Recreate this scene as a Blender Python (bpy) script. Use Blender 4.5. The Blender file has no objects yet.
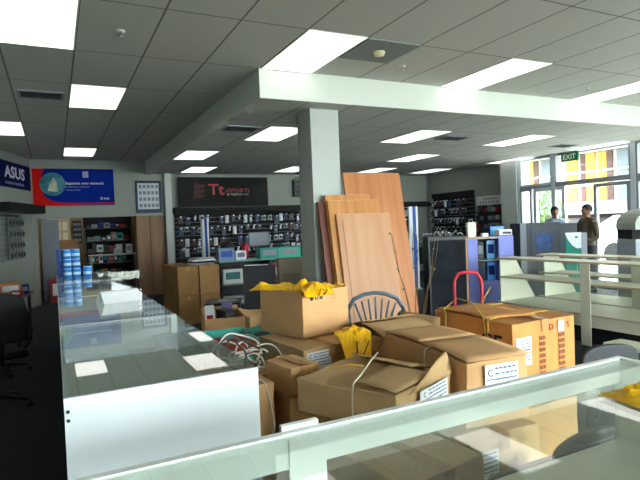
import bpy, bmesh, math, random
from mathutils import Vector, Matrix, noise, Euler
random.seed(7)
PI = math.pi
C = bpy.context.scene.collection
SC = bpy.context.scene
R = math.radians

# ---------------------------------------------------------------- camera, world, exposure
cam_d = bpy.data.cameras.new('camera'); cam = bpy.data.objects.new('camera', cam_d); C.objects.link(cam)
SC.camera = cam
cam_d.sensor_width = 36.0; cam_d.lens = 531.0 / 640 * 36.0
cam_d.clip_start = 0.05; cam_d.clip_end = 200
yaw, pitch, roll = R(26.53), R(-1.64), R(2.28)
fw = Vector((math.sin(yaw)*math.cos(pitch), math.cos(yaw)*math.cos(pitch), math.sin(pitch)))
rt = Vector((math.cos(yaw), -math.sin(yaw), 0)); up = rt.cross(fw)
r2 = math.cos(roll)*rt - math.sin(roll)*up; u2 = math.sin(roll)*rt + math.cos(roll)*up
M = Matrix(((r2.x, u2.x, -fw.x, 0), (r2.y, u2.y, -fw.y, 0), (r2.z, u2.z, -fw.z, 1.55), (0, 0, 0, 1)))
cam.matrix_world = M

W = bpy.data.worlds.new('sky'); SC.world = W; W.use_nodes = True
wn = W.node_tree.nodes; bg = wn['Background']
bg.inputs[0].default_value = (0.93, 0.96, 1.0, 1); bg.inputs[1].default_value = 16.0
SC.view_settings.view_transform = 'Standard'; SC.view_settings.look = 'None'
SC.view_settings.exposure = 0.85; SC.view_settings.gamma = 1.0; SC.view_settings.use_curve_mapping = False
LAMP = 0.95          # radiance of the ceiling diffusers

# ---------------------------------------------------------------- helpers
def lin(c):
    return c/12.92 if c <= 0.04045 else ((c+0.055)/1.055)**2.4
def col(r, g=None, b=None):
    if g is None: h = r; r, g, b = (h >> 16) & 255, (h >> 8) & 255, h & 255
    return (lin(r/255), lin(g/255), lin(b/255), 1)
MATS = {}
def mat(name, rgb, rough=0.6, metal=0.0, spec=0.4, emit=0, var=0.0, vscale=8.0, stretch=None, bump=0.0):
    if name in MATS: return MATS[name]
    m = bpy.data.materials.new(name); m.use_nodes = True; MATS[name] = m
    nt = m.node_tree; b = nt.nodes['Principled BSDF']; c = col(rgb)
    b.inputs['Base Color'].default_value = c; b.inputs['Roughness'].default_value = rough
    b.inputs['Metallic'].default_value = metal; b.inputs['Specular IOR Level'].default_value = spec
    if emit:
        b.inputs['Emission Color'].default_value = c; b.inputs['Emission Strength'].default_value = emit
    if var or bump:
        tc = nt.nodes.new('ShaderNodeTexCoord'); mp = nt.nodes.new('ShaderNodeMapping')
        nz = nt.nodes.new('ShaderNodeTexNoise'); nz.inputs['Scale'].default_value = vscale; nz.inputs['Detail'].default_value = 6
        if stretch: mp.inputs['Scale'].default_value = stretch
        nt.links.new(tc.outputs['Object'], mp.inputs[0]); nt.links.new(mp.outputs[0], nz.inputs['Vector'])
        if var:
            rp = nt.nodes.new('ShaderNodeValToRGB')
            rp.color_ramp.elements[0].position = 0.3; rp.color_ramp.elements[1].position = 0.7
            rp.color_ramp.elements[0].color = tuple(x*(1-var) for x in c[:3])+(1,)
            rp.color_ramp.elements[1].color = tuple(min(1, x*(1+var)) for x in c[:3])+(1,)
            nt.links.new(nz.outputs[0], rp.inputs[0]); nt.links.new(rp.outputs[0], b.inputs['Base Color'])
        if bump:
            bp = nt.nodes.new('ShaderNodeBump'); bp.inputs['Strength'].default_value = bump; bp.inputs['Distance'].default_value = 0.01
            nt.links.new(nz.outputs[0], bp.inputs['Height']); nt.links.new(bp.outputs[0], b.inputs['Normal'])
    return m
def glass_mat(name, tint, rough=0.0, ior=1.5):
    if name in MATS: return MATS[name]
    m = bpy.data.materials.new(name); m.use_nodes = True; MATS[name] = m
    nt = m.node_tree; nt.nodes.remove(nt.nodes['Principled BSDF'])
    o = nt.nodes['Material Output']; mx = nt.nodes.new('ShaderNodeMixShader'); t = nt.nodes.new('ShaderNodeBsdfTransparent')
    g = nt.nodes.new('ShaderNodeBsdfGlossy'); lw = nt.nodes.new('ShaderNodeLayerWeight'); lw.inputs[0].default_value = 0.5
    pw = nt.nodes.new('ShaderNodeMath'); pw.operation = 'POWER'; pw.inputs[1].default_value = 5.0; nt.links.new(lw.outputs['Facing'], pw.inputs[0])
    f = nt.nodes.new('ShaderNodeMath'); f.operation = 'MULTIPLY_ADD'; f.inputs[1].default_value = 0.96; f.inputs[2].default_value = 0.04; nt.links.new(pw.outputs[0], f.inputs[0])
    t.inputs[0].default_value = col(tint); g.inputs['Roughness'].default_value = rough; 
    g.inputs['Color'].default_value = (1, 1, 1, 1)
    nt.links.new(f.outputs[0], mx.inputs[0]); nt.links.new(t.outputs[0], mx.inputs[1]); nt.links.new(g.outputs[0], mx.inputs[2])
    nt.links.new(mx.outputs[0], o.inputs[0])
    return m

class MB:
    def __init__(s): s.v = []; s.f = []; s.m = []; s.sm = []
    def add(s, vs, fs, mi=0, T=None, smooth=False):
        n = len(s.v)
        for p in vs:
            p = Vector(p); s.v.append(T @ p if T else p)
        for f in fs: s.f.append([i+n for i in f]); s.m.append(mi); s.sm.append(smooth)
        return s
    def box(s, x0, x1, y0, y1, z0, z1, mi=0, T=None):
        vs = [(x0,y0,z0),(x1,y0,z0),(x1,y1,z0),(x0,y1,z0),(x0,y0,z1),(x1,y0,z1),(x1,y1,z1),(x0,y1,z1)]
        return s.add(vs, [(0,3,2,1),(4,5,6,7),(0,1,5,4),(1,2,6,5),(2,3,7,6),(3,0,4,7)], mi, T)
    def cb(s, cx, cy, cz, sx, sy, sz, mi=0, T=None):
        return s.box(cx-sx/2, cx+sx/2, cy-sy/2, cy+sy/2, cz-sz/2, cz+sz/2, mi, T)
    def rbox(s, x0, x1, y0, y1, z0, z1, b=0.005, mi=0, T=None):
        bm = bmesh.new(); bmesh.ops.create_cube(bm, size=1)
        for v in bm.verts: v.co = Vector(((x0+x1)/2+v.co.x*(x1-x0), (y0+y1)/2+v.co.y*(y1-y0), (z0+z1)/2+v.co.z*(z1-z0)))
        bmesh.ops.bevel(bm, geom=bm.edges[:], offset=b, segments=2, affect='EDGES', profile=0.5)
        bm.verts.index_update()
        s.add([v.co.copy() for v in bm.verts], [[v.index for v in f.verts] for f in bm.faces], mi, T); bm.free(); return s
    def prism(s, poly, a, b, axis='y', mi=0, T=None):
        n = len(poly)
        def P(u, w, t): return {'y': (u, t, w), 'x': (t, u, w), 'z': (u, w, t)}[axis]
        vs = [P(u, w, a) for u, w in poly]+[P(u, w, b) for u, w in poly]
        return s.add(vs, [list(range(n))[::-1], list(range(n, 2*n))]+[(i, (i+1) % n, n+(i+1) % n, n+i) for i in range(n)], mi, T)
    def cyl(s, p0, p1, r0, r1=None, n=12, mi=0, T=None, caps=True):
        r1 = r0 if r1 is None else r1
        return s.tube([p0, p1], [r0, r1], n, mi, T, caps)
    def tube(s, pts, r, n=8, mi=0, T=None, caps=True, sx=1.0):
        pts = [Vector(p) for p in pts]; k = len(pts)
        rr = r if isinstance(r, (list, tuple)) else [r]*k
        d0 = (pts[1]-pts[0]).normalized(); a = Vector((0,0,1)) if abs(d0.z) < .9 else Vector((1,0,0))
        U = d0.cross(a).normalized(); vs = []
        for i, p in enumerate(pts):
            d = (pts[min(i+1, k-1)]-pts[max(i-1, 0)])
            d = d.normalized() if d.length > 1e-9 else d0
            U = (U-d*U.dot(d)); U = U.normalized() if U.length > 1e-6 else d.orthogonal().normalized()
            Vv = d.cross(U)
            for j in range(n):
                t = 2*PI*j/n; vs.append(p+U*math.cos(t)*rr[i]*sx+Vv*math.sin(t)*rr[i])
        fs = [(i*n+j, i*n+(j+1) % n, (i+1)*n+(j+1) % n, (i+1)*n+j) for i in range(k-1) for j in range(n)]
        s.add(vs, fs, mi, T, True)
        if caps: s.f.append([len(s.v)-n*k+j for j in range(n)][::-1]); s.f.append([len(s.v)-n+j for j in range(n)]); s.m += [mi, mi]; s.sm += [False, False]
        return s
    def lathe(s, prof, c=(0,0,0), n=20, mi=0, T=None):
        vs = []; k = len(prof)
        for r_, z in prof:
            for j in range(n): vs.append((c[0]+r_*math.cos(2*PI*j/n), c[1]+r_*math.sin(2*PI*j/n), c[2]+z))
        return s.add(vs, [(i*n+j, i*n+(j+1) % n, (i+1)*n+(j+1) % n, (i+1)*n+j) for i in range(k-1) for j in range(n)], mi, T, True)
    def ball(s, c, r, n=14, mi=0, T=None):
        rx, ry, rz = (r, r, r) if not isinstance(r, (tuple, list)) else r
        prof = [(max(1e-4, math.sin(PI*i/n)), -math.cos(PI*i/n)) for i in range(n+1)]
        vs = []
        for a, z in prof:
            for j in range(n): vs.append((c[0]+rx*a*math.cos(2*PI*j/n), c[1]+ry*a*math.sin(2*PI*j/n), c[2]+rz*z))
        return s.add(vs, [(i*n+j, i*n+(j+1) % n, (i+1)*n+(j+1) % n, (i+1)*n+j) for i in range(n) for j in range(n)], mi, T, True)
    def build(s, name, m, parent=None, loc=None, rot=None):
        me = bpy.data.meshes.new(name); me.from_pydata([tuple(v) for v in s.v], [], s.f)
        for x in (m if isinstance(m, list) else [m]): me.materials.append(x)
        for p, mi, sm in zip(me.polygons, s.m, s.sm): p.material_index = mi; p.use_smooth = sm
        me.update()
        o = bpy.data.objects.new(name, me); C.objects.link(o)
        if parent: o.parent = parent
        if loc: o.location = loc
        if rot: o.rotation_euler = rot
        return o

def tag(o, label, cat, group=None, kind=None):
    o['label'] = label; o['category'] = cat
    if group: o['group'] = group
    if kind: o['kind'] = kind
    return o
def thing(name, label, cat, loc=(0,0,0), rz=0, group=None):
    o = bpy.data.objects.new(name, None); C.objects.link(o); o.empty_display_size = 0.1
    o.location = loc; o.rotation_euler = (0, 0, rz)
    return tag(o, label, cat, group)
def struct(o): o['kind'] = 'structure'; return o
def dup(root, loc, rz=None, label=None, group=None):
    r = root.copy(); C.objects.link(r); r.location = loc
    if rz is not None: r.rotation_euler = (r.rotation_euler.x, r.rotation_euler.y, rz)
    if label: r['label'] = label
    if group: r['group'] = group
    for ch in [o for o in root.children]:
        c = ch.copy(); C.objects.link(c); c.parent = r
        for g in ch.children:
            d = g.copy(); C.objects.link(d); d.parent = c
    return r
def text(s, size, m, parent, loc, rot, name='lettering', ext=0.002, align='CENTER', sx=1.0, shear=0, off=0.0):
    cu = bpy.data.curves.new('t', 'FONT'); cu.body = s; cu.size = size; cu.extrude = ext; cu.align_x = align; cu.align_y = 'CENTER'
    cu.shear = shear; cu.offset = off; cu.resolution_u = 3
    t = bpy.data.objects.new('t', cu); C.objects.link(t); bpy.context.view_layer.update()
    me = bpy.data.meshes.new_from_object(t.evaluated_get(bpy.context.evaluated_depsgraph_get()))
    bpy.data.objects.remove(t); me.materials.clear(); me.materials.append(m)
    o = bpy.data.objects.new(name, me); C.objects.link(o); o.parent = parent; o.location = loc; o.rotation_euler = rot; o.scale = (sx, 1, 1)
    return o
FACE = (PI/2, 0, 0)            # text upright, read from -Y
FACEX = (PI/2, 0, -PI/2)       # text upright, read from -X

# ---------------------------------------------------------------- materials
white = mat('white_laminate', 0xEEF2F8, 0.35, spec=0.5)
whitew = mat('painted_white', 0xDDE2DC, 0.55)
cream = mat('shelf_laminate', 0xD0CFBC, 0.4)
edgeb = mat('beige_board_edge', 0xB9A78C, 0.6)
wallp = mat('wall_paint', 0x8A8F89, 0.8, var=0.03, vscale=1.5)
colp = mat('column_paint', 0xB4BAB6, 0.7)
bulk = mat('bulkhead_paint', 0xD0D6CC, 0.7)
black = mat('black_plastic', 0x101113, 0.45)
blackm = mat('matte_black', 0x0B0B0D, 0.8)
dark = mat('dark_grey', 0x2A2D31, 0.5)
chrome = mat('chrome', 0xC0C4C8, 0.2, 1.0)
alu = mat('white_aluminium', 0xC9D2D8, 0.4, 0.2)
grey = mat('grey_laminate', 0x6E7780, 0.5)
greyd = mat('dark_grey_laminate', 0x363C45, 0.5)
teal = mat('teal_card', 0x2E9A8C, 0.5)
blue = mat('blue_card', 0x1E50B0, 0.45)
sky = mat('bright_blue_print', 0x2C86DA, 0.4)
navy = mat('navy_print', 0x111A5C, 0.8, spec=.15)
cardb = mat('cardboard_brown', 0x9A7446, .9, var=.1, vscale=6, bump=.12)
red = mat('red_paint', 0xC8283C, 0.4)
redd = mat('dark_red_print', 0x9A1518, 0.5)
yellow = mat('yellow_bag', 0xF7B500, 0.45, var=0.18, vscale=14, bump=0.3)
purple = mat('lavender_panel', 0x7C86D2, 0.5)
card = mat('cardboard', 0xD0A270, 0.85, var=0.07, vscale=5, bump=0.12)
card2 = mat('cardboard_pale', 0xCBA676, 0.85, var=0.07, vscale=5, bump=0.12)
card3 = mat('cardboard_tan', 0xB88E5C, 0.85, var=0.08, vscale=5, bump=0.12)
card4 = mat('cardboard_orange', 0xC98A4C, 0.8, var=0.10, vscale=9, bump=0.1)
cardi = mat('cardboard_inside', 0xA9824F, 0.9)
tape = mat('packing_tape', 0xB98D5A, 0.25, spec=0.6)
ink = mat('black_ink', 0x17140F, 0.7)
inkb = mat('label_blue_ink', 0x4A6288, 0.7)
paper = mat('paper_white', 0xE4E6E8, 0.7)
strap = mat('white_strap', 0xCFC6AC, 0.5)
strapy = mat('yellow_strap', 0xC2A348, 0.5)
clear = glass_mat('clear_glass', 0xFBFDFC)
winglass = glass_mat('window_glass', 0xF2F8F6)
smoke = glass_mat('counter_glass', 0xF8FBF9)

def wood(name, c1, c2, scale=3.0, sx=12):
    if name in MATS: return MATS[name]
    m = bpy.data.materials.new(name); m.use_nodes = True; MATS[name] = m; nt = m.node_tree; b = nt.nodes['Principled BSDF']
    tc = nt.nodes.new('ShaderNodeTexCoord'); mp = nt.nodes.new('ShaderNodeMapping'); mp.inputs['Scale'].default_value = (sx, sx, 0.35)
    nz = nt.nodes.new('ShaderNodeTexNoise'); nz.inputs['Scale'].default_value = scale; nz.inputs['Detail'].default_value = 8; nz.inputs['Distortion'].default_value = 0.4
    rp = nt.nodes.new('ShaderNodeValToRGB'); rp.color_ramp.elements[0].color = col(c1); rp.color_ramp.elements[1].color = col(c2)
    rp.color_ramp.elements[0].position = 0.3; rp.color_ramp.elements[1].position = 0.7
    nt.links.new(tc.outputs['Object'], mp.inputs[0]); nt.links.new(mp.outputs[0], nz.inputs['Vector']); nt.links.new(nz.outputs[0], rp.inputs[0])
    nt.links.new(rp.outputs[0], b.inputs['Base Color']); b.inputs['Roughness'].default_value = 0.5
    return m
w_big = wood('wood_warm', 0xA4602F, 0xBC7A45, 1.2, 8)
w_pink = wood('wood_pinkish', 0xB07A52, 0xC08F6A, 1.2, 5)
w_gold = wood('wood_golden', 0xA8682E, 0xC48844, 1.5, 9)
w_dark = wood('wood_red_dark', 0x552412, 0x74361C, 1.5, 10)
w_door = wood('wood_brown_door', 0x6E4E30, 0x8A6540, 1.0, 6)

def tile_mat(name, x0, y0, rgb):
    m = bpy.data.materials.new(name); m.use_nodes = True; nt = m.node_tree; b = nt.nodes['Principled BSDF']
    tc = nt.nodes.new('ShaderNodeTexCoord'); sp = nt.nodes.new('ShaderNodeSeparateXYZ'); nt.links.new(tc.outputs['Object'], sp.inputs[0])
    def line(out, off, per, wdt):
        a = nt.nodes.new('ShaderNodeMath'); a.operation = 'SUBTRACT'; a.inputs[1].default_value = off; nt.links.new(out, a.inputs[0])
        p = nt.nodes.new('ShaderNodeMath'); p.operation = 'PINGPONG'; p.inputs[1].default_value = per/2; nt.links.new(a.outputs[0], p.inputs[0])
        l = nt.nodes.new('ShaderNodeMath'); l.operation = 'LESS_THAN'; l.inputs[1].default_value = wdt; nt.links.new(p.outputs[0], l.inputs[0]); return l
    lx = line(sp.outputs[0], x0, 0.6, 0.009); ly = line(sp.outputs[1], y0, 1.208, 0.008)
    mx = nt.nodes.new('ShaderNodeMath'); mx.operation = 'MAXIMUM'; nt.links.new(lx.outputs[0], mx.inputs[0]); nt.links.new(ly.outputs[0], mx.inputs[1])
    nz = nt.nodes.new('ShaderNodeTexNoise'); nz.inputs['Scale'].default_value = 60; nz.inputs['Detail'].default_value = 3; nt.links.new(tc.outputs['Object'], nz.inputs['Vector'])
    rp = nt.nodes.new('ShaderNodeValToRGB'); c = col(rgb); rp.color_ramp.elements[0].color = tuple(x*.9 for x in c[:3])+(1,); rp.color_ramp.elements[1].color = c
    nt.links.new(nz.outputs[0], rp.inputs[0])
    cm = nt.nodes.new('ShaderNodeMix'); cm.data_type = 'RGBA'; cm.inputs[7].default_value = col(0x77776F)
    nt.links.new(mx.outputs[0], cm.inputs[0]); nt.links.new(rp.outputs[0], cm.inputs[6]); nt.links.new(cm.outputs[2], b.inputs['Base Color'])
    b.inputs['Roughness'].default_value = 0.85
    return m
X0, Y1 = -0.355, 5.37
ceil_m = tile_mat('ceiling_tiles', X0, Y1, 0xC6C7C0)
carpet = mat('dark_carpet', 0x202429, 0.95, var=0.25, vscale=90)

# ---------------------------------------------------------------- structure
XR = 10.2; HI = 3.24; LO = 2.94
struct(MB().box(-3.6, 10.9, -4.5, 17.2, -0.1, 0).build('floor', carpet))
m = MB(); m.box(-3.6, 2.045, -4.5, 17.2, HI, HI+.1); m.box(2.045, 10.9, -4.5, Y1, HI, HI+.1)
m.box(2.045, 10.9, Y1, 13.6, LO, LO+.1); m.box(2.045, 3.6, 13.6, 17.2, LO, LO+.1)
struct(m.build('ceiling', ceil_m))
struct(MB().box(2.045, 10.4, Y1-.02, Y1, LO-.015, HI).build('trim_1', bulk))
struct(MB().box(2.025, 2.045, Y1-.02, 13.3, LO-.015, HI).build('trim_2', bulk))
struct(MB().box(2.79, 3.17, 5.72, 6.10, 0, LO).build('wall_column', colp))
# back wall with the opening to the back room
m = MB(); m.box(-.42, -.33, 13.3, 13.45, 0, HI); m.box(-.33, 2.44, 13.3, 13.45, 1.93, HI); m.box(2.44, 10.6, 13.3, 13.45, 0, HI)
struct(m.build('wall_back', wallp))
struct(MB().box(2.44, 2.60, 13.18, 13.3, 0, LO).build('trim_3', colp))
struct(MB().box(10.4, 10.6, 9.95, 13.3, 0, HI).build('wall_right', wallp))
struct(MB().box(10.12, 10.6, 9.45, 9.95, 0, HI).build('wall_pillar', colp))
# slanting left wall, then the straight run beside the counter
WA = Vector((-.42, 13.3, 0)); dr = Vector((-math.sin(R(17.6)), -math.cos(R(17.6)), 0)); LW = 8.2
Tl = Matrix.Translation(WA) @ Matrix.Rotation(math.atan2(dr.y, dr.x), 4, 'Z')
struct(MB().box(0, LW, -.12, 0, 0, HI, T=Tl).build('wall_left', wallp))
b_ = WA+dr*LW
struct(MB().box(b_.x-.12, b_.x, -4.5, b_.y, 0, HI).build('wall_side', wallp))
m = MB(); m.box(-3.6, .3, -4.6, -4.5, 0, HI); m.box(.3, 10.9, -4.6, -4.5, 2.9, HI); m.box(9.8, 10.9, -4.6, -4.5, 0, 2.9); m.box(.3, 9.8, -4.6, -4.5, 0, .12)
struct(m.build('wall_front', wallp))
# back room
beige = mat('back_room_paint', 0x8E7654, 0.8)
m = MB(); m.box(-1.6, 3.4, 17.0, 17.1, 0, HI); m.box(-1.7, -1.6, 13.45, 17.0, 0, HI); m.box(3.3, 3.4, 13.45, 17, 0, HI); m.box(-1.7, -.42, 13.3, 13.45, 0, HI)
struct(m.build('wall_backroom', beige))
# brown wooden door leaves closing the right part of the opening
d = bpy.data.objects.new('door_1', None); C.objects.link(d); struct(d)
for i, (xa, xb) in enumerate(((1.80, 2.07), (2.08, 2.42))):
    MB().rbox(xa, xb, 13.33, 13.38, 0.01, 1.92, .004).build('door_leaf', w_door, d)
MB().box(1.76, 1.80, 13.3, 13.42, 0, 1.93).build('door_frame', w_door, d)

# ---------------------------------------------------------------- shopfront (x = 10.2)
sf = []
def frame(name, y0, y1, z0, z1, t=.05, m=alu, xg=XR, glass=True, mids=()):
    o = bpy.data.objects.new(name, None); C.objects.link(o); struct(o)
    f = MB(); f.box(xg-.04, xg+.04, y0, y0+t, z0, z1); f.box(xg-.04, xg+.04, y1-t, y1, z0, z1)
    f.box(xg-.04, xg+.04, y0+t, y1-t, z0, z0+t); f.box(xg-.04, xg+.04, y0+t, y1-t, z1-t, z1)
    for z in mids: f.box(xg-.04, xg+.04, y0+t, y1-t, z, z+t)
    f.build('frame', m, o)
    if glass: MB().box(xg-.004, xg+.004, y0+t, y1-t, z0+t, z1-t).build('pane', winglass, o)
    return o
gf = mat('grey_aluminium', 0x8D949B, 0.4, 0.3)
frame('window_1', 8.44, 9.38, 2.26, 2.92)
frame('window_2', 6.60, 8.38, 2.26, 2.92, .04, gf)
frame('window_3', 4.6, 6.50, 2.26, 2.92, .04, gf)
frame('window_4', 1.6, 4.5, 2.26, 2.92, .04, gf)
frame('window_5', -1.6, 1.5, 2.26, 2.92, .04, gf)
struct(MB().box(XR-.05, XR+.05, 8.36, 8.46, 0, LO).build('trim_4', alu))
struct(MB().box(XR-.05, XR+.05, 6.50, 6.60, 0, LO).build('trim_5', alu))
struct(MB().box(XR-.045, XR+.045, -4.5, 9.4, 2.20, 2.26).build('trim_6', gf))
struct(MB().box(XR-.05, XR+.05, 9.38, 9.46, 0, LO).build('trim_7', alu))
frame('door_2', 8.12, 8.98, 0.01, 2.20, .08)
frame('window_6', 9.04, 9.38, 0.0, 2.2, .05, gf)
frame('door_3', 6.62, 7.42, 0.01, 2.18, .07, gf)
frame('window_7', 4.6, 6.50, 0.0, 2.2, .05, gf); frame('window_8', 1.6, 4.5, 0.0, 2.2, .05, gf); frame('window_9', -1.6, 1.5, 0.0, 2.2, .05, gf)
struct(MB().box(XR-.1, XR+.1, -4.5, -1.6, 0, LO).build('wall_shopfront', wallp))
for i in range(5):     # glazed street front behind the photographer
    o = bpy.data.objects.new('window_%d' % (10+i), None); C.objects.link(o); struct(o)
    xa = .3+i*1.9; xb = xa+1.9
    f = MB(); f.box(xa, xa+.05, -4.58, -4.5, .12, 2.9); f.box(xb-.05, xb, -4.58, -4.5, .12, 2.9); f.box(xa+.05, xb-.05, -4.58, -4.5, .12, .17); f.box(xa+.05, xb-.05, -4.58, -4.5, 2.85, 2.9); f.build('frame', gf, o)
    MB().box(xa+.05, xb-.05, -4.545, -4.537, .17, 2.85).build('pane', winglass, o)
struct(MB().box(XR-.05, XR+.12, -4.5, 9.46, LO, HI).build('trim_8', wallp))

# ---------------------------------------------------------------- outside
pave = mat('pale_pavement', 0xA9A69D, 0.9, var=.05, vscale=2)
m = MB(); m.box(10.9, 40, -25, 34, -.12, -.02); m.box(-20, 10.9, -25, -4.6, -.12, -.02); struct(m.build('pavement', pave))
bw = mat('building_ochre', 0xA87820, .7); bpale = mat('building_pale', 0x8A877E, .8); bbrown = mat('building_brown', 0x3A2018, .7); bgrey = mat('building_grey', 0x4E565A, .8)
bd = thing('street_building', 'ochre and white building with tall windows across the street', 'building', (20.3, 0, 0))
m = MB(); m.box(0, .5, -6, 30, 2.05, 9); m.build('upper_wall', bpale, bd)
m = MB(); m.box(0.2, .6, -6, 30, 0, 2.05); m.build('lower_wall', bbrown, bd)
y = 11.0; i = 0
cm = [bw, bbrown, bw, bpale, bw, bgrey, bbrown, bw]
while y < 21:
    w_ = [.42, .22, .5, .35, .3, .55, .25, .4][i % 8]
    MB().box(-.05, 0.0, y, y+w_, 2.1, 4.6).build('cladding_panel', cm[i % 8], bd); y += w_+[.03, .18, .02, .12][i % 4]; i += 1
MB().box(-.14, -.05, 8, 24, 2.72, 2.78).build('window_rail', whitew, bd)
MB().box(-.14, -.05, 8, 24, 3.3, 3.36).build('window_rail', whitew, bd)
MB().box(-1.2, 0, 8, 24, 4.1, 4.6).build('eave', mat('eave_brown', 0x6A503C, .8), bd)
MB().box(-.9, 0.0, 9, 17.2, 1.55, 2.05).build('canopy', mat('canopy_blue_grey', 0x6C8288, .6), bd)
MB().box(-.05, .2, 9, 17.2, 0.9, 1.4).build('shop_window', dark, bd)
tr = thing('street_tree', 'bright green leafy tree outside the left glass door', 'tree', (17.5, 15.4, -.02))
m = MB(); m.tube([(0,0,0), (.05,0,1.0), (0,.1,2.0)], [.12,.09,.06]); m.build('trunk', bbrown, tr)
leaf = mat('leaf_green', 0x3F5522, .6, var=.35, vscale=4)
m = MB()
for i in range(1500):
    u = Vector((random.gauss(0,1), random.gauss(0,1), random.gauss(0,1))).normalized()*random.random()**.4
    p = Vector((u.x*.9, u.y*1.5, 1.5+u.z*1.2)); s_ = .08
    e = Euler((random.random()*6, random.random()*6, random.random()*6)).to_matrix()
    m.add([p+e @ Vector(q) for q in ((-s_,0,0),(0,-s_*.5,0.01),(s_,0,0),(0,s_*.5,0.01))], [(0,1,2,3)])
m.build('foliage', leaf, tr)
van = thing('parked_van', 'white parked van across the pavement behind the right glass door', 'van', (15.0, 9.0, -.02))
m = MB(); m.prism([(-2.0,.35),(2.0,.35),(2.0,1.2),(1.75,1.25),(1.3,1.5),(-1.9,1.5),(-2.0,1.2)], 0, 1.7, 'x'); m.build('body', mat('van_white', 0xE8EAEA, .3), van)
for yy in (-1.3, 1.3): MB().cyl((-.02,yy,.35), (.2,yy,.35), .34, n=18).build('wheel', blackm, van)
MB().box(-.01, 0.01, -1.6, .2, .95, 1.35).build('side_window', dark, van)
MB().box(-.01, 0.01, .35, 1.2, .95, 1.3).build('side_window', dark, van)
rl = thing('street_railing', 'white street railing behind the left glass door', 'railing', (14.5, 13.2, -.02))
m = MB(); [m.cyl((0,-1.6,z), (0,1.9,z), .02) for z in (.5,.85,1.15)]; [m.cyl((0,q*.5-1.6,0), (0,q*.5-1.6,1.15), .02) for q in range(8)]; m.build('rails', whitew, rl)

# ---------------------------------------------------------------- ceiling lights
diff = bpy.data.materials.new('lamp_diffuser'); diff.use_nodes = True
nb = diff.node_tree.nodes['Principled BSDF']; nb.inputs['Base Color'].default_value = (.8,.8,.8,1)
nb.inputs['Emission Color'].default_value = (1.0, .985, .93, 1); nb.inputs['Emission Strength'].default_value = LAMP
def lamp_new():
    t = thing('ceiling_light', 'x', 'ceiling light', (0,0,HI), 0)
    f = MB(); f.box(-.3,.3,-.602,-.588,-.006,0); f.box(-.3,.3,.588,.602,-.006,0); f.box(-.3,-.288,-.588,.588,-.006,0); f.box(.288,.3,-.588,.588,-.006,0)
    f.build('frame', whitew, t)
    MB().box(-.288,.288,-.588,.588,-.004,-.001).build('diffuser', diff, t)
    return t
lamp0 = lamp_new(); first = True
L = [  # column, row (cell index), high ceiling?, label
 (0,-1,1,'square-lit ceiling panel at the top left corner, nearest one'),
 (1,1,1,'ceiling panel over the glass counter, left of the bulkhead'),
 (-1,3,1,'ceiling panel cut by the left edge, above the dark corner'),
 (1,5,1,'ceiling panel just in front of the blue and red banner'),
 (4,-1,1,'large ceiling panel touching the corner of the bulkhead'),
 (8,-1,1,'ceiling panel meeting the bulkhead right of the square return grille'),
 (12,-1,1,'ceiling panel meeting the bulkhead at the right edge'),
 (5,1,0,'ceiling panel just left of the grey column'),
 (4,3,0,'ceiling panel hugging the side face of the bulkhead, nearer one'),
 (5,5,0,'ceiling panel above the black sign, farther one'),
 (9,1,0,'first ceiling panel right of the column, under the bulkhead'),
 (12,3,0,'second ceiling panel right of the column, under the first'),
 (9,5,0,'small ceiling panel just left of the column, far back'),
 (13,5,0,'ceiling panel peeking just above the top of the tallest leaning board'),
 (13,1,0,'ceiling panel in front of the bulkhead between column and exit sign'),
 (17,3,0,'ceiling panel over the wall pillar beside the shopfront'),
 (16,5,0,'small ceiling panel above the right-hand wall'),
 (17,1,0,'ceiling panel running to the shopfront above the exit sign'),
]
EXTRA = []
def lamp_at(cx, cy, z, lab, grp='ceiling light panels'):
    global first
    if first: lamp0.location = (cx, cy, z); lamp0['label'] = lab; lamp0['group'] = grp; first = False; return lamp0
    return dup(lamp0, (cx, cy, z), None, lab, grp)
ADJ = {(4,3,0): (.08,.35), (5,5,0): (.12,.32), (5,1,0): (.1,.3), (7,5,0): (0,.3), (13,1,0): (-.1,-.1), (9,1,0): (.05,0)}
for c_, r_, hi, lab in L:
    dx, dy = ADJ.get((c_, r_, hi), (0,0))
    cx = X0+.6*c_+.3; cy = Y1+1.208*r_+.604-(0.001 if r_ == -1 else 0)
    if (c_, r_) in ((8,-1),(4,-1),(12,-1)): cy -= .022
    lamp_at(cx+dx, cy+dy, HI if hi else LO, lab)
for c_, r_, hi in EXTRA:
    lamp_at(X0+.6*c_+.3, Y1+1.208*r_+.604, HI, 'ceiling panel behind the photographer', 'ceiling lights behind the camera')
# vents, return grille, sprinklers
def vent(x, y, z, lab, w=.5):
    t = thing('ceiling_vent', lab, 'air vent', (x,y,z), 0, 'ceiling vents')
    f = MB(); f.box(-w/2,w/2,-.19,-.16,-.012,0); f.box(-w/2,w/2,.16,.19,-.012,0); f.box(-w/2,-w/2+.03,-.16,.16,-.012,0); f.box(w/2-.03,w/2,-.16,.16,-.012,0); f.build('frame', gf, t)
    MB().box(-w/2+.03,w/2-.03,-.16,.16,-.003,-.001).build('backing', blackm, t)
    for i in range(4): MB().box(-w/2+.03,w/2-.03,-.12+.075*i,-.10+.075*i,-.012,-.003).build('slat', dark, t)
vent(-.06, 7.2, HI, 'dark slotted vent in the ceiling left of the counter lamp')
vent(2.40, 7.15, LO, 'dark slotted vent beside the bulkhead side face')
vent(6.16, 7.11, LO, 'slotted vent between the lamps right of the column')
vent(9.2, 7.35, LO, 'slotted vent in front of the shopfront lamp')
t = thing('ceiling_grille', 'square blue-grey grille with small sensor beside the big lamp', 'ceiling grille', (2.95,4.44,HI))
MB().box(-.29,.29,-.29,.29,-.012,0).build('plate', mat('grille_grey', 0x7C8684, .6), t)
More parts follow.
